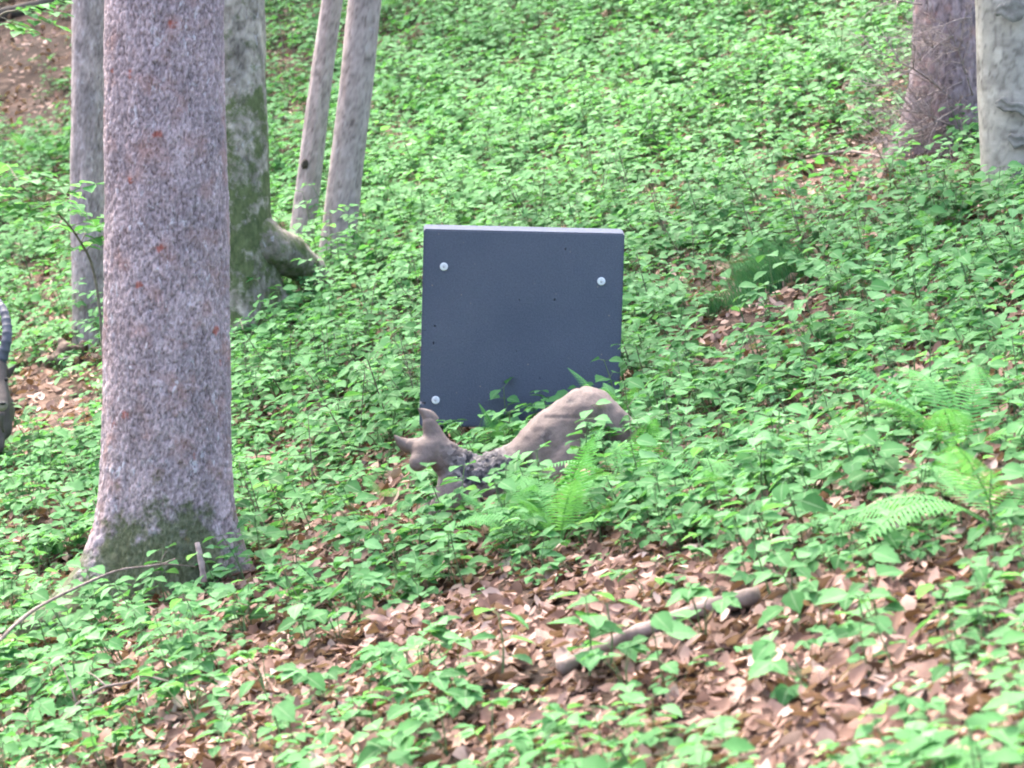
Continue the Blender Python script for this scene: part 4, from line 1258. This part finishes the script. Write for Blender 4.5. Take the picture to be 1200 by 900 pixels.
def fern(u, v, size, n, label, seed, spread=(0, 2 * PI), tilt=(0.0, 0.35)):
    rd = random.Random(seed)
    p = on_ground(u, v) if not isinstance(u, Vector) else u
    t = thing('fern', p, label, 'fern', None)
    for k in range(n):
        o = obj('frond', FR[rd.randrange(4)], t)
        a = spread[0] + (spread[1] - spread[0]) * (k + rd.uniform(0.2, 0.8)) / n
        s = 1.35 * size * rd.uniform(0.8, 1.15) / 0.5
        o.matrix_local = Matrix.Rotation(a, 4, 'Z') @ Matrix.Rotation(rd.uniform(*tilt), 4, 'X') @ Matrix.Rotation(rd.uniform(-0.25, 0.25), 4, 'Y') @ Matrix.Diagonal((s, s, s, 1))
    return t
fern(655, 648, 0.34, 9, 'feathery upright fern before the crouching animal', 1, tilt=(0.25, 0.75))
fern(600, 640, 0.26, 7, 'small fern beside the crouching animal belly', 7, tilt=(0.1, 0.6))
fern(735, 590, 0.30, 8, 'soft fern on the slope below the block corner', 2, tilt=(0.1, 0.5))
fern(728, 505, 0.24, 8, 'fern overlapping the lower edge of the foam block', 3, tilt=(0.2, 0.6))
fern(590, 535, 0.17, 5, 'tiny fern sprouting between animal back and foam block', 4, tilt=(0.35, 0.8))
fern(1130, 548, 0.38, 7, 'tall fern with wide fronds above a rotten branch', 5, tilt=(0.2, 0.6))
fern(1175, 628, 0.42, 8, 'large low-arching fern beside the rotten branch', 6, tilt=(-0.1, 0.25))
fern(1072, 402, 0.26, 6, 'small fern with drooping fronds on the leafy bank', 8)
fern(1095, 285, 0.22, 6, 'little fern below the beech trunk', 9)
fern(448, 590, 0.15, 5, 'little fern on dark soil by the animal head', 10)
fern(60, 195, 0.40, 9, 'pale fern clump on the shaded bank behind the slim tree', 11)
fern(960, 545, 0.22, 6, 'small fern half buried among the herbs on the open slope', 12)
fern(860, 590, 0.24, 6, 'bright fern between herbs next to bare leaf litter', 13)

# ---------------------------------------------------------------- grass
def grass(name, p, n, length, spread, lean, label, seed, wd=0.0022):
    rd = random.Random(seed); V, F, tn = [], [], []
    for k in range(n):
        a = rd.uniform(0, 2 * PI); r = spread * math.sqrt(rd.random())
        b = Vector((math.cos(a) * r, math.sin(a) * r, 0)); b.z = gz(p.x + b.x, p.y + b.y) - p.z - 0.01
        L = length * rd.uniform(0.6, 1.1); c = rd.uniform(0, 2 * PI)
        out = Vector((math.cos(c), math.sin(c), 0)) * rd.uniform(0.1, 0.5) + Vector(lean)
        side = Vector((rd.uniform(-1, 1), rd.uniform(-1, 1), 0)).normalized() * wd
        o = len(V); tt = rd.random()
        for i in range(5):
            f = i / 4
            q = b + Vector((0, 0, 1)) * L * (f - 0.42 * f * f) + out * L * f * f * 0.75
            w = side * (1 - f * 0.92)
            V += [tuple(q + w), tuple(q - w)]; tn += [tt, tt]
            if i: F += [(o + 2 * i - 2, o + 2 * i - 1, o + 2 * i + 1), (o + 2 * i - 2, o + 2 * i + 1, o + 2 * i)]
    return obj(name, mesh_np(name, np.array(V), np.array(F), M_grass, attrs={'tint': tn}), None, label, 'grass', loc=p)
grass('grass_tuft', on_ground(908, 338), 700, 0.36, 0.20, (-0.55, -0.25, 0), 'dense dark green tuft of fine arching grass on the slope', 1)
grass('grass_tuft', on_ground(858, 362), 260, 0.24, 0.14, (-0.5, -0.2, 0), 'sparser fine grass below the dense dark tuft', 2)
grass('grass_tuft', on_ground(150, 880), 9, 0.22, 0.05, (0.0, 0.0, 0), 'few broad grass blades rising from the leaf litter', 3, 0.005)

# ---------------------------------------------------------------- saplings
def sapling(name, ctrl, r0, label, twigs, leaf=(0.06, 0.09), seed=0, per=6):
    """ctrl: points of the stem; twigs: (fraction, direction, length)"""
    rd = random.Random(seed)
    o = Vector(ctrl[0])
    t = thing(name, o, label, 'sapling')
    n = 20; pts = [q - o for q in curve_pts(ctrl, n)]
    V, F = tube(pts, np.linspace(r0, r0 * 0.35, n), 6)
    obj('stem', mesh_np('stem', V, F, M_wood_stem), t)
    for (f, d, L) in twigs:
        p0 = pts[min(n - 1, int(f * (n - 1)))]; d = Vector(d).normalized()
        p1 = p0 + d * L; mid = (p0 + p1) / 2 + Vector((0, 0, 0.03 * L))
        tp = curve_pts([p0, mid, p1], per + 2)
        V, F = tube(tp, np.linspace(r0 * 0.35, 0.0012, per + 2), 4)
        obj('twig', mesh_np('twig', V, F, M_wood_stem), t)
        hd = math.atan2(d.y, d.x)
        for k in range(2, per + 2):
            a = hd + (0.0 if k == per + 1 else (0.95 if k % 2 else -0.95)) + rd.uniform(-0.25, 0.25)
            ln = rd.uniform(*leaf)
            lf = obj('leaf', LEAVES[rd.randrange(4)], t)
            lf.matrix_local = Matrix(rot_frame(tp[k], (math.cos(a), math.sin(a), rd.uniform(-0.3, 0.12)), (rd.uniform(-0.25, 0.25), rd.uniform(-0.25, 0.25), 1), ln, ln * rd.uniform(1.0, 1.3)).tolist())
    return t
SDp = 16.2
gb = at(128, 520, SDp); gb.z = gz(gb.x, gb.y) - 0.02
rd = random.Random(3)
tw = []
for k in range(26):
    f = 0.45 + 0.55 * k / 25; a = rd.uniform(0, 2 * PI)
    tw.append((f, (math.cos(a), math.sin(a) * 0.7, rd.uniform(-0.05, 0.35)), rd.uniform(0.14, 0.30)))
sapling('beech_sapling', [gb, at(120, 400, SDp), at(110, 318, SDp), at(92, 280, SDp - 0.1), at(70, 252, SDp - 0.2), at(42, 232, SDp - 0.3), at(15, 210, SDp - 0.4)], 0.009,
        'bent beech sapling with bright leaves in front of the slim tree', tw, (0.065, 0.10), seed=4)
gb = at(-70, 520, 18.0); gb.z = gz(gb.x, gb.y) - 0.02
tw = [(0.7 + 0.3 * k / 7, (rd.uniform(0.2, 1), rd.uniform(-0.6, 0.4), rd.uniform(-0.35, 0.15)), rd.uniform(0.2, 0.34)) for k in range(8)]
sapling('beech_sapling', [gb, at(-75, 300, 18.0), at(-60, 120, 18.0), at(-30, 50, 17.9), at(0, 18, 17.8), at(20, 12, 17.7)], 0.012, 'tall sapling whose branch tips hang before the dark upper bank', tw, seed=5)
for k, (u, v, h) in enumerate(((334, 92, 0.75), (345, 70, 0.6))):
    g0 = on_ground(u, v)
    tw = [(0.4 + 0.12 * j, (rd.uniform(-1, 1), rd.uniform(-1, 1), 0.3), rd.uniform(0.08, 0.16)) for j in range(5)]
    sapling('thin_sapling', [g0, g0 + Vector((-0.03, 0, h * 0.5)), g0 + Vector((-0.09, 0, h))], 0.006, ('thin dark sapling behind the leaning trees' if k == 0 else 'short bare sapling on the bank between leaning and mossy trunks'), tw, (0.04, 0.06), 7 + k, 4)

# taller plants that stand out in the foreground
def tall_plant(u, v, h, tiers, leaf, label, seed):
    rd = random.Random(seed)
    g0 = on_ground(u, v); t = thing('tall_seedling', g0, label, 'seedling')
    pts = curve_pts([Vector((0, 0, -0.02)), Vector((0.005, 0, h * 0.5)), Vector((-0.01, 0.01, h))], 9)
    V, F = tube(pts, np.linspace(0.004, 0.002, 9), 6); obj('stem', mesh_np('stem', V, F, M_stem), t)
    a = rd.uniform(0, PI)
    for i in range(tiers):
        f = 0.45 + 0.55 * i / (tiers - 1); p = pts[int(f * 8)]; a += PI / 2 + rd.uniform(-0.4, 0.4)
        for s in (0, PI):
            aa = a + s + rd.uniform(-0.3, 0.3)
            dv = Vector((math.cos(aa), math.sin(aa), 0.35)); q = p + dv * rd.uniform(0.015, 0.035)
            V, F = prism(p, q, 0.0016, 0.0012); obj('leaf_stalk', mesh_np('leaf_stalk', V, F, M_stem), t)
            ln = rd.uniform(*leaf); lf = obj('leaf', LEAVES[rd.randrange(4)], t)
            lf.matrix_local = Matrix(rot_frame(q, (dv.x, dv.y, rd.uniform(-0.45, 0.1)), (rd.uniform(-0.3, 0.3), rd.uniform(-0.3, 0.3), 1), ln, ln * rd.uniform(1.0, 1.35)).tolist())
tall_plant(588, 800, 0.20, 3, (0.07, 0.10), 'single tall seedling with wide leaves on bare leaf litter', 1)
tall_plant(690, 800, 0.25, 4, (0.07, 0.11), 'tallest leafy seedling beside the stout fallen branch', 2)
tall_plant(715, 790, 0.20, 3, (0.08, 0.11), 'broad-leaved seedling overhanging the stout fallen branch', 3)
tall_plant(680, 920, 0.12, 2, (0.09, 0.12), 'low plant with very large leaves amid brown leaves', 4)
tall_plant(1010, 770, 0.16, 3, (0.09, 0.12), 'stout seedling with long pointed leaves above bare litter', 5)
print('objects', len(COL.objects))
